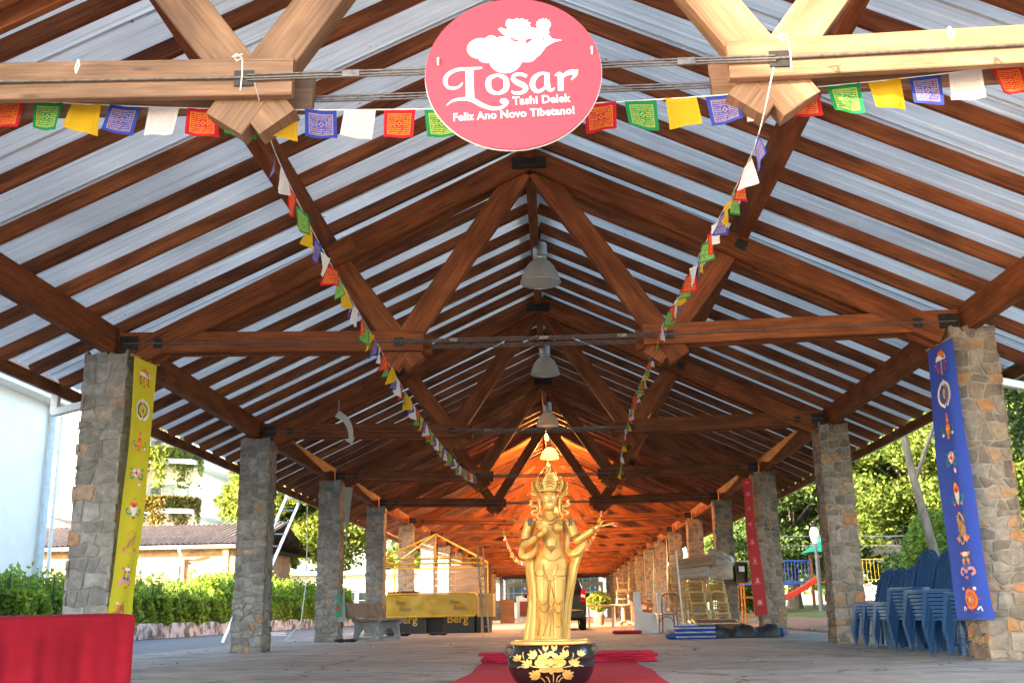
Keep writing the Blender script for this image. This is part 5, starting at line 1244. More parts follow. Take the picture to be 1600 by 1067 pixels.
def potP(cx, cy, off):
    z = .318-(cy-235)*.00045; z = max(.012, min(.316, z)); s_ = max(-.97, min(.97, (cx-765)/612)); a = math.asin(s_*.334/max(prad(z), .25)) if abs(s_*.334/max(prad(z),.25)) < .99 else math.copysign(1.4, s_); r_ = prad(z)+off
    return (r_*math.sin(a), -r_*math.cos(a), z)
def pot_shape(m, poly):
    PL[0] += 1; off = .0022+.00012*(PL[0] % 25); cx = sum(p[0] for p in poly)/len(poly); cy = sum(p[1] for p in poly)/len(poly); n = len(poly)
    V = [potP(*p, off) for p in poly] + [potP(cx+(p[0]-cx)*.5, cy+(p[1]-cy)*.5, off+.0012) for p in poly] + [potP(cx, cy, off+.0016)]
    m.add(V, [(i, (i+1) % n, n+(i+1) % n, n+i) for i in range(n)] + [(n+i, n+(i+1) % n, 2*n) for i in range(n)])
def petal(m, x, y, ang, l, w):
    pts = []
    for i in range(12):
        a = 2*math.pi*i/12; px = l*.5+l*.5*math.cos(a); py = w*.5*math.sin(a)*(1-.35*math.cos(a)); pts.append((x+px*math.cos(ang)-py*math.sin(ang), y+px*math.sin(ang)+py*math.cos(ang)))
    pot_shape(m, pts)
def leafspray(m, x, y, ang, k, l, spread):
    for i in range(k): a = ang+(i-(k-1)/2)*spread; petal(m, x, y, a, l*(1-.12*abs(i-(k-1)/2)), l*.42)
def stem(m, pts, w=14):
    L_, R_ = stroke([(x, y, w) for x, y in pts]); n = len(L_); V = [potP(*p, .0020) for p in L_]+[potP(*p, .0020) for p in R_]; m.add(V, [(i, i+1, n+i+1, n+i) for i in range(n-1)])
m = MB(); D = math.radians
for x, y, r_ in ((705,405,44),(768,375,40),(822,415,42),(895,445,42),(628,440,42),(595,520,50),(680,500,54),(765,510,56),(850,500,54),(920,520,48),(640,560,40),(890,560,36)): pot_shape(m, circ(x, y, r_, r_*1.05, 14))
petal(m, 765,600,D(165),180,105); petal(m, 765,600,D(15),180,105); petal(m, 768,590,D(90),115,85)
m.build('peony', GILT, pot, smooth=60)
m = MB()
leafspray(m, 560,420,D(215),4,130,.55); leafspray(m, 470,560,D(220),5,120,.6); leafspray(m, 325,480,D(235),4,110,.6); leafspray(m, 690,330,D(275),2,100,.8); leafspray(m, 815,330,D(270),2,100,.8)
leafspray(m, 975,420,D(245),3,120,.6); leafspray(m, 1060,560,D(300),5,120,.6); leafspray(m, 1150,420,D(300),4,110,.5); leafspray(m, 600,740,D(205),5,150,.42); leafspray(m, 935,740,D(-25),5,150,.42)
m.build('leaves', GILT, pot, smooth=60)
m = MB()
for p in ([(790,700),(795,760),(790,830)],[(760,640),(620,600),(480,560),(330,480)],[(800,640),(920,600),(1060,560),(1150,440)],[(700,480),(640,380),(600,300)],[(880,480),(960,440),(1010,400)],[(680,830),(640,770),(570,730)],[(860,830),(900,770),(980,735)],[(740,830),(720,760),(690,740)],[(830,830),(850,750),(890,720)],[(300,610),(340,585),(400,590)],[(1100,580),(1160,575),(1200,595)],[(640,420),(640,360),(600,310)],[(400,460),(385,400),(390,350)],[(1060,440),(1070,400),(1060,370)],[(800,350),(800,300)],[(690,350),(710,300)],[(930,310),(960,270),(1010,275)]): stem(m, p, 13)
m.build('stems', GILT, pot)

# ------------------------------------------------------------------ red carpet and cloths
CRIM = pm('red_carpet', (.36,.014,.036), .92, col2=(.47,.022,.055), scale=7, bump=.35, bscale=180, detail=6, spec=.2)
m = MB(); nx, ny_ = 24, 60
P = [[(-.66+1.72*i/nx+.02*math.sin(j*.3), 4.2+7.8*j/ny_, .006+.004*math.sin(i*1.1+j*.35)*math.sin(j*.21)+(.003 if 0 < i < nx else 0)) for j in range(ny_+1)] for i in range(nx+1)]
m.grid(P); P2 = [[(p[0], p[1], -.003) for p in row] for row in P]
tag(m.build('red_carpet', CRIM, smooth=179), 'crimson carpet laid on the floor under the black pot', 'carpet')
t = thing('folded_carpet', (.28,12.35,0), 'folded crimson carpet lying across the floor behind the pot', 'carpet')
r2 = random.Random(3)
for k in range(4):
    m = MB(); P = []
    for i in range(30):
        x = -.95+1.95*i/29; yo = .22+.03*math.sin(i*.5+k); zb = .004+k*.027; zt = zb+.026; e = .008*math.sin(i*.9+k*2)
        P.append([(x,-yo+e,zb),(x,-yo-.012+e,(zb+zt)/2),(x,-yo+e,zt+.004*math.sin(i*.7)),(x,0,zt+.006*math.sin(i*.6+k)),(x,yo,zt),(x,yo+.01,(zb+zt)/2),(x,yo,zb)])
    m.grid(P[::-1]); 
    for e_ in (0,-1): m.add(P[e_], [tuple(range(7)) if e_ == 0 else tuple(range(6,-1,-1))])
    o = m.build('fold', CRIM, t, smooth=60); o.location = (.012*k*(-1)**k, 0, 0)
# red covered table at the left edge
t = thing('covered_table', (-3.4,6.9,0), 'red cloth covered table in the left foreground', 'table')
REDC = pm('red_tablecloth', (.21,.003,.010), .85, col2=(.30,.006,.017), scale=3, bump=.12, bscale=200, spec=.2)
cA, cB = Vector((-2.60,7.0,0)), Vector((-4.9,5.6,0)); dx = (cB-cA); nb = Vector((dx.y, -dx.x, 0)).normalized()*-1
if nb.y < 0: nb = -nb
m = MB(); N_ = 120; top = []
def fz(q_): return .578-.045*q_*.55
P = []
for i in range(N_+1):
    q_ = i/N_; a = cA+dx*q_; w = .016*math.sin(q_*37)+.012*math.sin(q_*83+1)+.008*math.sin(q_*151)
    P.append([a-nb*(.004+w*1.0)+Vector((0,0,.0)), a-nb*(.002+w*.7)+Vector((0,0,.2)), a-nb*w*.4+Vector((0,0,.42)), a+Vector((0,0,fz(q_)-.012)), a+nb*.012+Vector((0,0,fz(q_))), a+nb*.45+Vector((0,0,fz(q_)+.012)), a+nb*.9+Vector((0,0,fz(q_)+.02)), a+nb*.91+Vector((0,0,.0))])
o_ = Vector((-3.4,6.9,0)); P = [[p-o_ for p in row] for row in P]
m.grid(P); m.add(P[0], [tuple(range(8))]); m.add(P[-1], [tuple(range(7,-1,-1))]); m.build('tablecloth', REDC, t, smooth=50)
# ------------------------------------------------------------------ blue stacking chairs
PLA = pm('blue_plastic', (.013,.058,.185), .25, var=.12, scale=9, spec=.5, rand=.12)
def chair_parts():
    """monobloc chair facing -y, feet at z=0"""
    m = MB(); n = 11; P = []
    for i in range(n):
        a = i/(n-1)*2-1; row = []
        for j in range(n):
            b_ = j/(n-1)*2-1; w = .215-.02*(b_ > 0)*b_; x = a*w; y = b_*.205; z = .43-.016*(1-a*a)*(1-b_*b_)+.012*abs(b_)**6*(-1 if b_ < 0 else .6)
            row.append((x, y, z))
        P.append(row)
    m.grid(P)
    ring = [P[i][0] for i in range(n)]+[P[-1][j] for j in range(1,n)]+[P[i][-1] for i in range(n-2,-1,-1)]+[P[0][j] for j in range(n-2,0,-1)]
    def off(p, o, dz): L_ = math.hypot(p[0],p[1]); return (p[0]*(1+o/L_), p[1]*(1+o/L_), p[2]+dz)
    k = len(ring); R0 = ring; R1 = [off(p,.016,-.006) for p in ring]; R2 = [off(p,.020,-.040) for p in ring]; R3 = [off(p,.014,-.040) for p in ring]; R4 = [off(p,.004,-.012) for p in ring]
    V = R0+R1+R2+R3+R4; F = [(l*k+i, (l+1)*k+i, (l+1)*k+(i+1) % k, l*k+(i+1) % k) for l in range(4) for i in range(k)]
    m.add(V, F); seat = m.mesh('seat', PLA, 50)
    # backrest: arched hoop with slats
    m = MB()
    def bk(x, h): return Vector((x, .195+.16*h/.47+.02*(1-(x/.2)**2)*.6, .43+h))
    hoop = []
    for i in range(25):
        a = math.pi*i/24; hx = .195*math.cos(a); hz = .20+.265*math.sin(a)**.8 if 0 < i < 24 else .20
        hoop.append(bk(hx*(1.0), hz))
    hoop = [bk(.2,-.02), bk(.2,.1)] + hoop + [bk(-.2,.1), bk(-.2,-.02)]
    fr = []
    for i, p in enumerate(hoop):
        tn = (hoop[min(i+1,len(hoop)-1)]-hoop[max(i-1,0)]).normalized(); sd = tn.cross(Vector((0,-1,.3))).normalized(); nn = Vector((0,.95,-.3)); w = .034
        fr.append([p-sd*w*.2, p-sd*w*.2+nn*.022, p+sd*w*.8+nn*.012, p+sd*w*.8+nn*.003, p-sd*w*.2])
    m.grid(fr)
    for x in (-.125,-.065,0,.065,.125):
        top = .20+.265*math.sin(math.acos(max(-1,min(1,x/.195))))**.8-.012
        P = []
        for i in range(6):
            h = .0+top*i/5; w = .019+.006*math.sin(i/5*math.pi); c = bk(x, h); P.append([c+Vector((-w,0,0)), c+Vector((-w*.5,.010,0)), c+Vector((w*.5,.010,0)), c+Vector((w,0,0)), c+Vector((0,-.004,0)), c+Vector((-w,0,0))])
        m.grid(P)
    back = m.mesh('backrest', PLA, 50)
    legs = []
    for sx in (-1,1):
        for sy in (-1,1):
            m = MB(); P = []
            for i in range(8):
                q_ = i/7; z = .415*(1-q_); cx = sx*(.222+.035*q_); cy = sy*(.212+.045*q_); w = .080-.028*q_
                P.append([(cx, cy-sy*w, z), (cx, cy, z), (cx-sx*w, cy, z), (cx-sx*w, cy-sy*.006, z), (cx-sx*.006, cy-sy*.006, z), (cx-sx*.006, cy-sy*w, z), (cx, cy-sy*w, z)])
            m.grid(P if sx*sy > 0 else [r_[::-1] for r_ in P])
            for i in range(5):
                z = .03+i*.036; q_ = 1-z/.415; cx = sx*(.222+.035*q_); cy = sy*(.212+.045*q_); w = .078-.028*q_
                m.box(min(cx,cx-sx*w), max(cx,cx-sx*w), min(cy+sy*.007,cy-sy*.004), max(cy+sy*.007,cy-sy*.004), z-.004, z+.004)
                m.box(min(cx+sx*.007,cx-sx*.004), max(cx+sx*.007,cx-sx*.004), min(cy,cy-sy*w), max(cy,cy-sy*w), z-.004, z+.004)
            legs.append(m.mesh('leg', PLA, 40))
    return seat, back, legs
CS, CB, CL = chair_parts()
LV = ['bottom','second','third','fourth','fifth','sixth','seventh','eighth','ninth','tenth']
def chair_stack(x, y, rz, n, where, ztop=0):
    for i in range(n):
        lv = 'top' if i == n-1 else LV[i]+(' up' if i else '')
        t = thing('plastic_chair', (x+.008*i*math.sin(rz)+rnd.uniform(-.004,.004), y-.008*i*math.cos(rz)*-1, i*.045), 'blue chair, %s one in %s' % (lv, where), 'chair', 'stacked blue plastic chairs', rz+rnd.uniform(-.02,.02))
        inst(CS, 'seat', t); inst(CB, 'backrest', t)
        for l in CL: inst(l, 'leg', t)
fr_ = R(-66)
for (x, y, n, wh) in ((4.93,16.15,5,'the low stack touching the stone column'), (4.92,15.60,5,'the second low stack from that column'), (4.90,15.0,5,'the low stack next to the tall ones'), (4.92,14.25,9,'the tallest front stack'), (4.90,13.55,8,'the middle tall front stack'), (4.90,12.85,8,'the tall stack left of blue banner'), (4.92,12.25,7,'the stack half hidden by blue banner')):
    chair_stack(x, y, fr_+rnd.uniform(-.06,.06), n, wh)
for (x, y, n, wh) in ((5.42,15.4,8,'the rear stack behind the low ones'), (5.45,14.75,10,'the tall rear stack between low and tall ones'), (5.72,14.1,10,'the rear stack behind the tallest one'), (5.70,13.4,10,'the rear stack behind the middle'), (5.70,12.7,10,'the rear stack behind the banner')):
    chair_stack(x, y, R(-66)+rnd.uniform(-.06,.06), n, wh)

# ------------------------------------------------------------------ gold ballroom chairs
GCH = pm('gold_bamboo_paint', (.42,.28,.10), .38, .25, col2=(.58,.42,.18), scale=12)
def gold_chair():
    ls = []
    for sx in (-1,1):
        for sy in (-1,1):
            top = .44 if sy < 0 else .92
            pts = [(sx*.19, sy*.18 + (.0 if z < .45 else (z-.44)*.22), z) for z in [0,.1,.2,.3,.44]+([.6,.76,.92] if sy > 0 else [])]
            rr_ = [.015,.019,.016,.019,.017]+([.018,.016,.016] if sy > 0 else [])
            ls.append(MB().tube(pts, rr_, 7).mesh('leg', GCH, 60))
    seat = MB().beam((0,-.2,.445),(0,.19,.445),.42,.035,ch=.012).mesh('seat', GCH)
    rg_ = []
    for z in (.14,.27,.36):
        for a, b_ in (((-.19,-.18),(.19,-.18)),((-.19,.18),(.19,.18)),((-.19,-.18),(-.19,.18)),((.19,-.18),(.19,.18))): rg_.append(MB().tube([(*a,z),(*b_,z)], .013, 6).mesh('rung', GCH, 60))
    bk = []
    for z in (.52,.72,.90): bk.append(MB().tube([(-.19,.18+(z-.44)*.22,z),(.19,.18+(z-.44)*.22,z)], .014, 6).mesh('back_rail', GCH, 60))
    sp = [MB().tube([(x,.18+.08*.22,.52),(x,.18+.46*.22,.90)], .012, 6).mesh('spindle', GCH, 60) for x in (-.12,-.06,0,.06,.12)]
    return [(m, 'leg') for m in ls]+[(seat,'seat')]+[(m,'rung') for m in rg_]+[(m,'back_rail') for m in bk]+[(m,'spindle') for m in sp]
GC = gold_chair()
def gold_stack(x, y, rz, n, where, lean):
    for i in range(n):
        t = thing('gold_chair', (x+lean*i, y+.02*i, i*.265), 'gold ballroom chair, %s of %s' % ('topmost' if i == n-1 else LV[i]+' one', where), 'chair', 'stacked gold chairs', rz)
        for me, nm in GC: inst(me, nm, t)
gold_stack(3.82,27.7,R(4),4,'the gold stack under the carpet rolls',-.03); gold_stack(4.40,27.8,R(-3),4,'the gold stack under the wrapped bundle',-.035)
gold_stack(3.40,28.6,R(-12),4,'the gold stack farthest left and behind',-.01)
# carpet rolls
def roll(label, c, d, L_, r, col):
    t = thing('carpet_roll', c, label, 'carpet', 'carpet rolls on the gold chairs'); d = Vector(d).normalized(); x = d.orthogonal().normalized(); y = d.cross(x)
    mat = pm('rolled_carpet_%d' % len(CM), col, .9, var=.15, scale=8, bump=.3, bscale=120); CM['_%d' % len(CM)] = mat
    th, P = 0, []
    for i in range(120):
        a = i*.30; rad = r*(.25+.75*i/119); c2 = (x*math.cos(a)+y*math.sin(a)*.88)*rad; P.append([c2-d*L_/2, c2, c2+d*L_/2])
    m = MB(); m.grid(P); m.build('outer_wrap', mat, t, smooth=60)
    m = MB(); P = [[p[0]*.985+d*.004 if False else p[0], p[2]] for p in P]
    core = MB().tube([-d*L_*.495, d*L_*.495], r*.93, 24); core.build('inner_layers', pm('carpet_backing', tuple(c_*.7 for c_ in col), .9), t, smooth=40)
    return t
roll('upper thick beige carpet roll lying on the gold chairs', (3.80,27.55,1.72), (1,-.55,.1), 1.0, .17, (.40,.28,.18))
roll('lower grey carpet roll lying on the gold chairs', (3.72,27.35,1.45), (1,-.75,.05), .8, .15, (.46,.42,.37))
# shrink wrapped bundle
t = thing('wrapped_bundle', (4.42,27.6,1.27), 'grey bundle shrink-wrapped in clear plastic on the gold chairs', 'bundle')
m = MB(); m.box(-.30,.28,-.22,.22,.0,.45).box(-.34,.1,-.2,.18,.3,.72).ball((.05,-.02,.45),.34,.24,.22,12,8).ball((-.2,0,.65),.2,.2,.14)
o = m.build('bundle', pm('plastic_wrap', (.23,.17,.15), .22, 0, col2=(.42,.36,.33), scale=9, bump=.9, bscale=14, stretch=(.6,1,4), spec=.6, coat=.5), t); remesh(o, .03, 6)
# bentwood chair, white covers, cushion, plank, pole
t = thing('bentwood_chair', (2.95,27.0,0), 'brown bentwood chair leaning against white covered chairs', 'chair', rz=R(-18))
BW = pm('varnished_beech', (.20,.075,.035), .35, col2=(.30,.12,.06), scale=6)
for sx in (-1,1):
    MB().tube([(sx*.20,-.2,0),(sx*.19,-.2,.2),(sx*.18,-.19,.44)], [.014,.017,.019], 8).build('leg', BW, t, smooth=60)
    MB().tube([(sx*.21,.24,0),(sx*.19,.2,.25),(sx*.18,.17,.45),(sx*.2,.22,.65),(sx*.19,.3,.9)], [.014,.017,.019,.017,.014], 8).build('leg', BW, t, smooth=60)
MB().tube([(-.19,.3,.9),(-.1,.33,.95),(.1,.33,.95),(.19,.3,.9)], .02, 8).build('top_rail', BW, t, smooth=60)
MB().lathe([(.0,.43),(.2,.43),(.215,.445),(.2,.46),(.0,.462)], 24).build('seat', BW, t, smooth=40)
MB().tube([(-.18,-.2,.25),(-.12,-.2,.36),(0,-.2,.40),(.12,-.2,.36),(.18,-.2,.25)], .012, 8).build('stretcher', BW, t, smooth=60)
for x in (-.07,.07): MB().tube([(x,.2,.46),(x*1.2,.27,.7),(x,.32,.93)], .009, 6).build('spindle', BW, t, smooth=60)
WC = cloth('white_cotton', (.78,.78,.80), .2)
def cover(label, x, y, rz, h):
    t = thing('covered_chair', (x,y,0), label, 'chair', 'chairs under white covers', rz); m = MB(); P = []
    for i in range(49):
        a = 2*math.pi*i/48; row = []
        for z, sx, sy, oy in ((0,.27,.29,0),(.2,.25,.27,0),(.43,.225,.25,0),(.47,.22,.22,.03),(.52,.215,.07,.19),(h*.8,.21,.06,.21),(h,.19,.045,.22),(h+.02,.02,.01,.22)):
            w = 1+.06*math.sin(a*7)*(1-z/h)*(z < .5); ca, sa = math.cos(a), math.sin(a); e = .55
            row.append((math.copysign(abs(ca)**e, ca)*sx*w, math.copysign(abs(sa)**e, sa)*sy*w+oy, z))
        P.append(row)
    m.grid(P); m.build('cover', WC, t, smooth=60)
cover('white cloth covered chair left of the bentwood chair', 2.42,27.3,R(70),1.0); cover('white cloth covered chair behind the bentwood chair', 3.02,27.7,R(80),.98)
t = thing('red_cushion', (1.88,26.5,0), 'dark red flat cushion on the floor near bentwood chair', 'cushion')
m = MB(); P = []
for i in range(25):
    a = 2*math.pi*i/24; P.append([(math.copysign(abs(math.cos(a))**.4, math.cos(a))*rx, math.copysign(abs(math.sin(a))**.4, math.sin(a))*ry, z) for rx, ry, z in ((.0,.0,.005),(.33,.2,.006),(.36,.23,.03),(.36,.23,.06),(.33,.2,.085),(0,0,.09))])
m.grid(P); m.build('cushion', CRIM, t, smooth=50)
t = thing('plank', (3.0,26.3,0), 'short pale plank beside the blue bundle', 'plank'); MB().box(-.18,.18,-.12,.12,.002,.09).build('board', W_LIGHT, t)
t = thing('white_pole', (3.18,26.2,0), 'thin white pole standing before the gold chairs', 'pole'); MB().tube([(.05,0,0),(-.03,.05,1.95)], .022, 8).build('pole', WHITE, t, smooth=60)
# folded blue and white canopy, black tarp, framed board
t = thing('folded_canopy', (2.85,21.2,0), 'folded blue and white striped canopy on the floor', 'canopy')
BL = cloth('canopy_blue', (.05,.10,.42), .1); r2 = random.Random(9)
for k in range(9):
    m = MB(); z0 = .004+k*.027; P = []
    for i in range(13):
        x = -.38+.76*i/12; e = .012*math.sin(i*1.1+k*1.7); P.append([(x,-.24+e,z0),(x,-.255+e,z0+.012),(x,-.24+e,z0+.024+.006*math.sin(i+k)),(x,.2,z0+.024),(x,.2,z0)])
    m.grid(P[::-1]); [m.add(P[e_], [(0,1,2,3,4) if e_ == 0 else (4,3,2,1,0)]) for e_ in (0,-1)]
    m.build('fold', WC if k % 3 == 1 else BL, t, smooth=50)
m = MB(); m.ball((-.42,-.05,.06),.16,.2,.07,12,8); m.build('loose_cloth', BL, t, smooth=179)
m = MB(); P = [[(-.25+.3*i/6, -.1+.2*j/6, .255+.05*math.sin(i*.9+j)*(1-abs(i-3)/4)) for j in range(7)] for i in range(7)]; m.grid(P); m.build('loose_cloth', WC, t, smooth=179)
t = thing('black_tarp', (3.85,21.5,0), 'long black tarpaulin bundle on the floor below gold chairs', 'tarp')
m = MB(); P = []
for i in range(30):
    x = -.72+1.44*i/29; e = min(1,(1-abs(x)/.74)*9)**.5; h = (.22+.035*math.sin(i*.55)+.015*math.sin(i*1.9))*e; d = .30*e+.03*math.sin(i*.8)
    P.append([(x,-d+.0,.003),(x,-d-.02,h*.5),(x,-d*.7,h*.95+.01*math.sin(i*1.3)),(x,0,h*1.05),(x,d*.7,h*.9),(x,d,h*.4),(x,d,.003)])
m.grid(P[::-1]); m.build('tarp', pm('black_tarpaulin', (.012,.013,.018), .55, var=.3, scale=6, bump=.6, bscale=12), t, smooth=60)
MB().ball((.74,-.05,.09),.06,.2,.09,10,6).build('blue_lining', BL, t, smooth=179)
t = thing('framed_board', (3.5,22.6,.0), 'gilt framed dark board lying on the tarpaulin bundle', 'picture'); fx = MB(); 
for a, b_ in (((-.45,-.3),(.45,-.3)),((-.45,.3),(.45,.3)),((-.45,-.3),(-.45,.3)),((.45,-.3),(.45,.3))): MB().beam((*a,.3+a[1]*.12),(*b_,.3+b_[1]*.12),.07,.03).build('frame', GCH, t)
m = MB(); m.add([(-.42,-.27,.27),(.42,-.27,.27),(.42,.27,.34),(-.42,.27,.34)],[(0,1,2,3)]); m.build('panel', W_BROWN, t)
MB().box(-.4,.4,-.25,.25,0,.25).build('support', W_BROWN, t)
# wooden letter box on the fourth right column
t = thing('wooden_box', (4.95,29.0,1.22), 'brown wooden two-compartment box fixed on the fourth right column', 'box')
MB().box(-.28,.42,-.02,.22,.0,.03).box(-.28,.42,-.02,.22,.52,.55).box(-.28,-.25,-.018,.22,.03,.52).box(.08,.11,-.018,.22,.03,.52).box(.39,.42,-.018,.22,.03,.52).build('carcass', W_BROWN, t)
MB().box(-.25,.39,.19,.21,.03,.52).build('back', W_BROWN, t); MB().box(-.2,.0,-.03,.1,.28,.4).build('paper', WHITE, t); MB().box(.17,.32,-.035,.02,.3,.44).build('paper', WHITE, t)
MB().box(-.36,.5,-.05,.25,.56,.585).build('shelf', WHITE, t)
# orange rack outside with white cloth
t = thing('orange_rack', (6.1,32,.02), 'bright orange frame rack with white cloth outside behind the red banner', 'rack')
ORP = pm('orange_paint', (.85,.30,.02), .45)
for x in (-.4,.4):
    for y in (-.25,.25): MB().tube([(x,y,0),(x,y,1.3)], .025, 8).build('post', ORP, t, smooth=60)
for z in (.35,.85,1.28): MB().beam((-.4,-.25,z),(.4,-.25,z),.05,.05).beam((-.4,.25,z),(.4,.25,z),.05,.05).build('rail', ORP, t)
MB().box(-.4,.4,-.25,.25,.34,.37).build('shelf', GREENP, t)
m = MB(); P = [[(-.15+.3*i/8, -.28+.02*math.sin(i*1.5), 1.3-.85*j/8) for j in range(9)] for i in range(9)]; m.grid(P); m.build('cloth', WC, t, smooth=179)

# ------------------------------------------------------------------ concrete bench
t = thing('concrete_bench', (-3.95,24.6,0), 'grey concrete bench with brown seat in front of dark column', 'bench', rz=R(-24))
CONC = pm('bench_concrete', (.26,.27,.28), .8, col2=(.36,.37,.38), scale=5, bump=.3); BSL = pm('bench_slab', (.26,.17,.12), .7, col2=(.36,.25,.18), scale=5)
def support(y):
    m = MB()
    prof = [(-.30,0),(-.22,0),(-.15,.14),(.0,.22),(.15,.14),(.22,0),(.30,0),(.27,.18),(.24,.36),(.40,.40),(.40,.44),(-.18,.42),(-.32,.60),(-.42,.82),(-.48,.82),(-.40,.55),(-.30,.36),(-.29,.18)]
    out = [(-.30,0),(-.22,0),(-.17,.13),(-.08,.24),(.0,.27),(.08,.24),(.17,.13),(.22,0),(.30,0),(.26,.2),(.24,.36),(.40,.39),(.40,.435),(-.16,.42),(-.30,.58),(-.42,.82),(-.48,.80),(-.38,.52),(-.27,.36),(-.27,.18)]
    P = [[(a, y+d, b_) for a, b_ in out] for d in (-.045,.045)]
    m2 = MB(); bmv = [(a, y-.045, b_) for a, b_ in out]+[(a, y+.045, b_) for a, b_ in out]; n = len(out)
    m2.add(bmv, [tuple(range(n)), tuple(range(2*n-1,n-1,-1))]+[(i, n+i, n+(i+1) % n, (i+1) % n) for i in range(n)]); m2.beam((-.25,y,.05),(.25,y,.05),.06,.05)
    return m2.build('support', CONC, t)
support(-.5); support(.5)
MB().beam((.06,-.72,.455),(.06,.72,.455),.56,.05,ch=.015).build('seat', BSL, t); MB().beam((-.345,-.72,.66),(-.345,.72,.66),.05,.36,up=(-.42,0,.9),ch=.015).build('backrest', BSL, t)

# ------------------------------------------------------------------ yellow tent frame with counter
t = thing('tent_frame', (-5.1,31.6,0), 'bare yellow tent frame around the yellow fronted counter', 'tent frame')
YT = pm('yellow_tube', (.72,.46,.035), .4)
for x in (0,3.05):
    for y in (0,3.0): MB().beam((x,y,0),(x,y,2.15),.045,.045,up=(0,1,0)).build('post', YT, t)
for a, b_ in (((0,0),(3.05,0)),((0,3.0),(3.05,3.0)),((0,0),(0,3.0)),((3.05,0),(3.05,3.0))):
    MB().beam((*a,2.15),(*b_,2.15),.045,.045).build('eave_tube', YT, t); MB().beam((*a,2.0),(*b_,2.0),.03,.03).build('eave_tube', YT, t)
for x in (0,3.05):
    for y in (0,3.0): MB().beam((x,y,2.15),(1.52,1.5,2.98),.045,.045).build('rafter_tube', YT, t)
MB().beam((1.52,1.5,3.0),(1.52,1.5,2.2),.04,.04,up=(0,1,0)).build('king_post', YT, t)
t = thing('bar_counter', (-5.1,31.5,0), 'bar counter with yellow vinyl front and dark lettered panels', 'counter')
VIN = pm('yellow_vinyl', (.58,.37,.03), .28, col2=(.66,.44,.05), scale=3, spec=.6); DKP = pm('dark_panel', (.035,.038,.045), .5); GLET = pm('gold_lettering', (.75,.45,.03), .5); GRL = pm('grey_lettering', (.34,.23,.06), .5)
m = MB(); P = [[(.02+2.9*i/40, -.05+.012*math.sin(i*.8)*math.sin(j*.7)+.008*math.sin(i*.37+j), .50+.60*j/8) for j in range(9)] for i in range(41)]; m.grid(P); m.build('vinyl_front', VIN, t, smooth=179)
fr2 = MB(); fr2.tube([(.0,-.06,.48),(2.86,-.06,.48),(2.95,-.06,.56),(2.95,-.06,1.05),(2.86,-.06,1.13),(.0,-.06,1.13)], .025, 8); fr2.build('tube_frame', YT, t, smooth=60)
MB().box(0,3.0,.02,.7,1.02,1.1).build('counter_top', W_BROWN, t); MB().box(2.98,3.4,.1,1.2,.45,1.12).build('side_vinyl', VIN, t); MB().box(2.9,3.3,.15,1.1,0,.45).build('side_panel', DKP, t)
for x0, x1 in ((.3,1.35),(2.0,2.85)): MB().box(x0,x1,.0,.05,.0,.5).build('front_panel', DKP, t)
MB().box(1.36,1.42,.0,.04,0,.5).box(1.93,1.99,.0,.04,0,.5).build('divider', W_BROWN, t); MB().box(.1,2.9,.5,.55,0,1.0).build('rear_board', DKP, t)
def letters(body, size, mat, x, y, z, rot=0, par=t, w=None):
    me = text_mesh('word', body, size, mat, .003, .004)
    for pc in loose(me): inst(pc, 'letter', par, (x,y,z), (R(90), R(rot), 0))
for x in (.85,2.35): letters('Berg', .34, GLET, x, -.006, .40)
for x in (.75,2.35): letters('Bier', .17, GRL, x-.08, -.072, .88, 4); letters('Berg', .19, GRL, x+.06, -.072, .70, 4)
t = thing('counter_boxes', (-4.9,31.9,1.1), 'low brown cardboard boxes at the left end of the counter', 'boxes'); MB().box(0,.35,0,.3,0,.12).build('box', W_BROWN, t); MB().box(.4,.9,.05,.35,0,.13).build('box', W_BROWN, t)
# brown partition behind the tent
t = thing('brown_partition', (-5.45,49,0), 'tall brown wooden partition behind the tent frame', 'partition')
for i in range(9): MB().box(0,2.6,0,.04+.006*(i % 2),.02+i*.30,.31+i*.30).build('board', W_DARK, t)
for x in (-.06,2.6): MB().box(x,x+.06,-.02,.08,0,2.8).build('post', W_BROWN, t)
# ladders
t = thing('wooden_stepladder', (-1.95,31.3,0), 'weathered wooden ladder standing beside the tent post', 'ladder')
for dx in (0,.16): MB().beam((-.02+dx,-.1,0),(-.2+dx,.15,2.45),.05,.09,up=(0,1,0)).build('rail', W_GREY, t)
for i in range(8): q_ = (i+.6)/8.5; MB().beam((-.02-.18*q_,-.1+.25*q_,2.45*q_),(.14-.18*q_,-.1+.25*q_,2.45*q_),.05,.03).build('rung', W_GREY, t)
t = thing('aluminium_ladder', (-7.35,24.6,0), 'tall aluminium ladder leaning on the left eave', 'ladder')
ALUL = pm('aluminium', (.70,.71,.72), .35, .6)
pA, pB = Vector((0,0,0)), Vector((1.32,.75,3.75)); sd = Vector((.8,.6,0)).normalized()*.19
for s in (-1,1): MB().beam(pA+sd*s, pB+sd*s, .03, .075, up=(1,0,-.3)).build('rail', ALUL, t)
for i in range(13): c = pA.lerp(pB, (i+.7)/13.2); MB().tube([c-sd, c+sd], .016, 6).build('rung', ALUL, t)
t = thing('hanging_rope', (-6.05,26.2,3.3), 'pale rope hanging from the left eave to the lane', 'rope'); MB().tube([(0,0,0),(.03,0,-1),(.02,.02,-2),(-.05,-.05,-2.9),(-.3,-.5,-3.29)], .013, 6).build('rope', CORD, t, smooth=60)
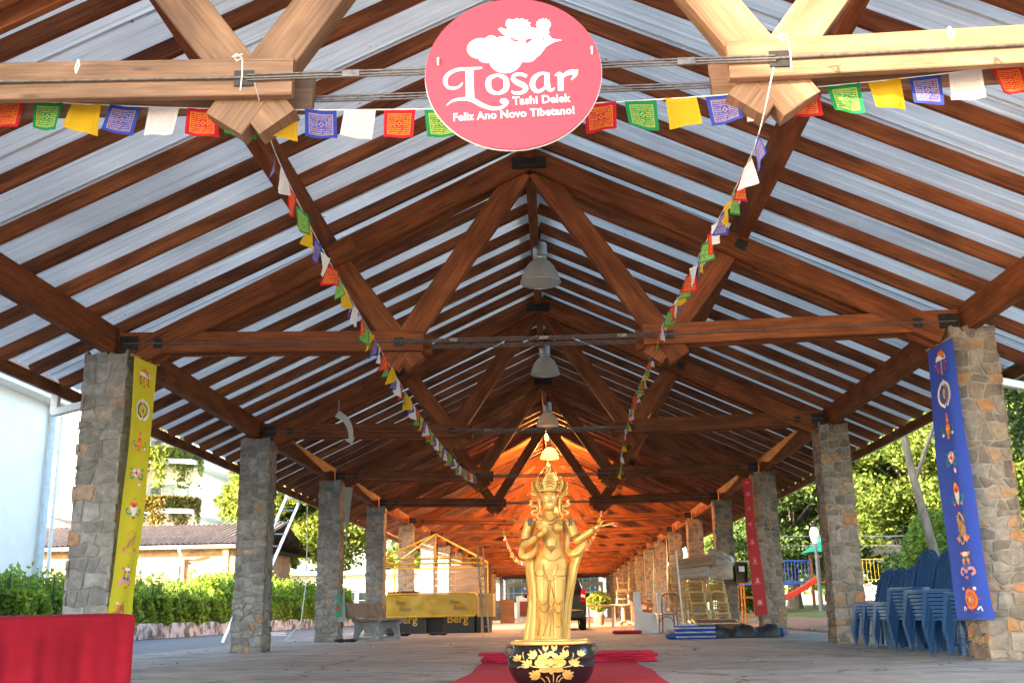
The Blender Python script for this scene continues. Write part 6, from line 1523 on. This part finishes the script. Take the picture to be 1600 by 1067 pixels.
# fallen leaves and grit
rg = np.random.default_rng(5); n = 420
C_ = np.stack([rg.uniform(-6.3,6.1,n), rg.uniform(7,40,n), np.full(n,.006)],1); C_[:140,0] = np.where(rg.uniform(0,1,140) < .5, rg.uniform(4.6,6.2,140), rg.uniform(-6.4,-4.6,140))
tag(inst(leaf_mesh('fallen_leaves', C_, .045, rg, leaf_mat('dry_leaf', (.20,.13,.06), (.45,.36,.22), .1), 6.), 'fallen_leaves'), 'scattered dry leaves and grit on the pavilion floor', 'leaves', kind='stuff')
# small things on the floor
def lump(name, label, cat, x, y, s, mat, seed):
    r2 = random.Random(seed); t = thing(name, (x,y,0), label, cat); m = MB()
    for i in range(5): m.ball((r2.uniform(-.5,.5)*s, r2.uniform(-.25,.25)*s, s*.13), s*r2.uniform(.18,.35), s*r2.uniform(.12,.25), s*r2.uniform(.08,.16), 10, 6)
    m.build('folded_shape', mat, t, smooth=179)
DARKC = pm('dark_cloth', (.02,.018,.02), .8)
lump('dark_bag', 'small black bag on the floor below counter', 'bag', -2.95,28.4,.34,DARKC,1); lump('dark_cable_heap', 'heap of black cable on the floor left of the bag', 'cable', -4.0,28.2,.42,DARKC,2); lump('pair_of_shoes', 'black sandals at the foot of third left column', 'shoes', -4.35,22.9,.3,DARKC,3)
lump('white_paper', 'crumpled white paper beside the black cable heap', 'paper', -4.35,28.1,.22,WC,4); lump('garden_cloth', 'grey bundle of clothes lying on the lawn near playground', 'clothes', 8.3,33,.4,pm('grey_cloth', (.3,.3,.33), .8),5)
t = thing('garden_hose', (-8.5,31,0), 'coil of pale hose lying on the lane before the low wall', 'hose'); MB().tube([(.8*math.cos(a*.5)*(1+.1*math.sin(a)), .5*math.sin(a*.5), .015+.004*a) for a in range(26)], .012, 6).build('hose', CORD, t, smooth=60)

# ------------------------------------------------------------------ black car
CARP = pm('black_car_paint', (.006,.006,.007), .25, 0, var=.1, spec=.3, coat=0.); TYRE = pm('tyre_rubber', (.018,.018,.018), .8); CGL = pm('tinted_glass', (.012,.016,.018), .06, spec=.8); TAIL = pm('red_lens', (.45,.01,.01), .2); CHR = pm('chrome', (.6,.6,.6), .15, .9)
t = thing('black_car', (.17,32.7,0), 'black sport utility car parked behind the statue, seen from behind', 'car')
def ring(y, zb, zs, zt, wb, ws, wt):
    return [(-wb,y,zb),(-ws,y,zb+.18),(-ws-.01,y,(zb+zs)/2+.1),(-ws+.01,y,zs),(-wt,y,zt-.05),(-wt+.12,y,zt),(wt-.12,y,zt),(wt,y,zt-.05),(ws-.01,y,zs),(ws+.01,y,(zb+zs)/2+.1),(ws,y,zb+.18),(wb,y,zb),(-wb,y,zb)]
rows = [ring(*a) for a in ((.0,.34,.95,1.05,.78,.86,.80),(.06,.30,.98,1.18,.80,.89,.78),(.20,.29,1.0,1.52,.80,.90,.68),(.38,.29,1.0,1.66,.80,.90,.64),(1.0,.28,1.0,1.70,.80,.90,.65),(2.0,.28,.98,1.69,.80,.90,.65),(2.7,.28,.97,1.58,.80,.90,.66),(3.3,.28,.98,1.12,.80,.89,.76),(4.2,.30,.90,1.0,.78,.86,.72),(4.5,.36,.8,.85,.70,.78,.65))]
m = MB(); m.grid(rows); m.add(rows[0][:-1],[tuple(range(12))]); m.add(rows[-1][:-1],[tuple(range(11,-1,-1))]); m.build('body', CARP, t, smooth=35)
m = MB(); m.add([(-.62,.125,1.16),(.62,.125,1.16),(.56,.30,1.58),(-.56,.30,1.58)],[(0,1,2,3)]); o = m.build('rear_window', CGL, t); o.location.y = -.06
for s in (-1,1):
    m = MB(); m.add([(s*.9,.5,1.04),(s*.9,2.5,1.02),(s*.71,2.4,1.55),(s*.71,.6,1.60)],[(0,1,2,3) if s > 0 else (3,2,1,0)]); o = m.build('side_window', CGL, t); o.location.x = s*.012
    MB().beam((s*.80,-.02,.82),(s*.83,.10,1.2),.15,.10,up=(0,1,0)).build('tail_light', TAIL, t); MB().beam((s*.80,-.035,.96),(s*.82,-.0,1.04),.13,.05,up=(0,1,0)).build('reverse_light', WHITE, t)
    MB().box(s*.70-.12,s*.70+.12,-.07,-.03,.50,.55).build('reflector', TAIL, t)
    for y in (.75,3.5):
        w_ = MB(); 
        for a in (0,): w_.lathe([(.0,-.1),(.22,-.1),(.33,-.095),(.35,-.06),(.35,.06),(.33,.095),(.22,.1),(.0,.1)], 24)
        o = w_.build('wheel', TYRE, t, smooth=40, loc=(s*.80,y,.35), rot=(0,R(90),0)); MB().lathe([(.0,-.108),(.2,-.105),(.21,-.09)], 18).lathe([(.21,.09),(.2,.105),(.0,.108)], 18).build('rim', CHR, o, smooth=40)
    MB().ball((s*1.0,2.45,1.08),.09,.07,.08,10,6).build('mirror', CARP, t, smooth=179)
MB().beam((-.80,-.02,.48),(.80,-.02,.48),.12,.26,ch=.05).build('bumper', CARP, t); MB().beam((-.4,-.06,.98),(.4,-.06,.98),.04,.05).build('trim', CHR, t); MB().box(-.25,.25,-.055,-.03,.72,.86).build('number_plate', pm('plate_grey', (.45,.45,.45), .5), t)

# ------------------------------------------------------------------ things at the far end
t = thing('wooden_cabinet', (-2.9,58,0), 'brown wooden cabinet left of the blue covered table', 'cabinet'); MB().box(0,.75,0,.5,0,1.25).build('case', W_BROWN, t); MB().box(.03,.37,-.02,0,.05,1.2).build('door', W_BROWN, t); MB().box(.385,.72,-.02,0,.05,1.2).build('door', W_BROWN, t)
t = thing('cloth_table', (-1.9,60,0), 'table with pale blue cloth and dark red front panel with emblem', 'table')
m = MB(); P = [[(-.2+2.6*i/40, -.3+.03*math.sin(i*1.3), 1.45-1.43*j/6) for j in range(7)] for i in range(41)]; m.grid(P); m.build('cloth', cloth('pale_blue_cloth', (.35,.50,.75), .1), t, smooth=179); MB().box(-.2,2.4,-.29,.5,1.42,1.46).build('top', W_BROWN, t)
MB().box(.0,1.5,-.36,-.34,.35,1.15).build('front_panel', pm('maroon_panel', (.09,.02,.02), .6), t)
m = MB(); m.prism(E_(.75,.86,.12,.12), (0,-.362,0), (1,0,0), (0,0,1), .004); m.box(.6,.9,-.367,-.362,.55,.68); m.build('emblem', GLET, t)
t = thing('pedestal_table', (2.75,42,0), 'sunlit wooden pedestal table with stools piled on it', 'table')
MB().lathe([(.0,0),(.30,.0),(.28,.06),(.10,.12),(.07,.3),(.09,.45),(.06,.68),(.12,.74),(.5,.75),(.52,.78),(.5,.80),(.0,.80)], 20).build('pedestal', W_LIGHT, t, smooth=40)
for a in range(3): MB().beam((.1*math.cos(a*2.1),.1*math.sin(a*2.1),.14),(.42*math.cos(a*2.1),.42*math.sin(a*2.1),.04),.07,.08).build('foot', W_LIGHT, t)
def stool(label, x, y, z, flip):
    t = thing('wooden_stool', (x,y,z), label, 'stool', 'stools on the pedestal table'); hs = .5
    zs = (lambda q_: hs-q_) if flip else (lambda q_: q_)
    for sx in (-1,1):
        for sy in (-1,1): MB().tube([(sx*.24,sy*.2,zs(0)),(sx*.2,sy*.17,zs(hs))], [.022,.028], 8).build('leg', W_LIGHT, t, smooth=60)
    MB().beam((-.26,0,zs(hs-.02) if not flip else .03),(.26,0,zs(hs-.02) if not flip else .03),.42,.05,ch=.012).build('seat', W_LIGHT, t)
    for sy in (-1,1): MB().beam((-.22,sy*.19,zs(.2)),(.22,sy*.19,zs(.2)),.03,.03).build('stretcher', W_LIGHT, t)
stool('wooden stool upright on the pedestal table', 2.75,42,.80,False); stool('wooden stool upside down on the upper stool', 2.8,42,1.31,True)
t = thing('brown_cupboard', (3.15,43,0), 'low reddish brown cupboard behind the pedestal table', 'cupboard'); MB().box(0,.8,0,.6,0,.95).build('case', W_BROWN, t); MB().box(.04,.39,-.02,0,.06,.9).build('door', W_BROWN, t); MB().box(.41,.76,-.02,0,.06,.9).build('door', W_BROWN, t)
t = thing('side_table', (1.75,38.5,0), 'table with white cloth draped over its end behind the car', 'table'); MB().box(-.5,.45,-.35,.35,.72,.77).build('top', W_LIGHT, t)
for x in (-.44,.40):
    for y in (-.3,.3): MB().beam((x,y,0),(x,y,.72),.05,.05,up=(0,1,0)).build('leg', W_LIGHT, t)
m = MB(); P = [[(.1+.38*min(1,j/3)-.0 if j < 4 else .485+.01*math.sin(i), -.36+.72*i/12, .785 if j < 4 else .785-.12*(j-3)) for j in range(9)] for i in range(13)]; m.grid(P); m.build('cloth', WC, t, smooth=60)
t = thing('potted_plant', (1.9,44.5,0), 'leafy green potted plant behind the white draped table', 'plant'); MB().lathe([(.0,.0),(.18,0),(.24,.4),(.22,.4),(.0,.36)], 16).build('pot', pm('terracotta', (.35,.14,.07), .8), t, smooth=40)
rg = np.random.default_rng(77); n = 1800; d = rg.normal(size=(n,3)); d /= np.linalg.norm(d,axis=1)[:,None]; inst(leaf_mesh('foliage', d*np.array([.5,.5,.42])*rg.uniform(.3,1,n)[:,None]+np.array([0,0,.95]), .07, rg, LEAF_B, .3, 2.6), 'foliage', t); MB().tube([(0,0,.35),(0,0,.9)], .02, 6).build('stem', BARK, t)
t = thing('entrance_gate', (0,98,0), 'pale timber crossbeam gate closing the far end of the pavilion', 'gate'); MB().beam((-4.4,0,3.0),(4.4,0,3.0),.2,.35).build('crossbeam', W_LIGHT, t)
for x in (-4.3,4.3): MB().beam((x,0,0),(x,0,2.85),.2,.2,up=(0,1,0)).build('post', W_LIGHT, t)
side_string('short string of small flags across the far end of the pavilion', [(-3,95,2.7),(0,95,2.55),(4.2,95,2.7)], 34, .1, 6)
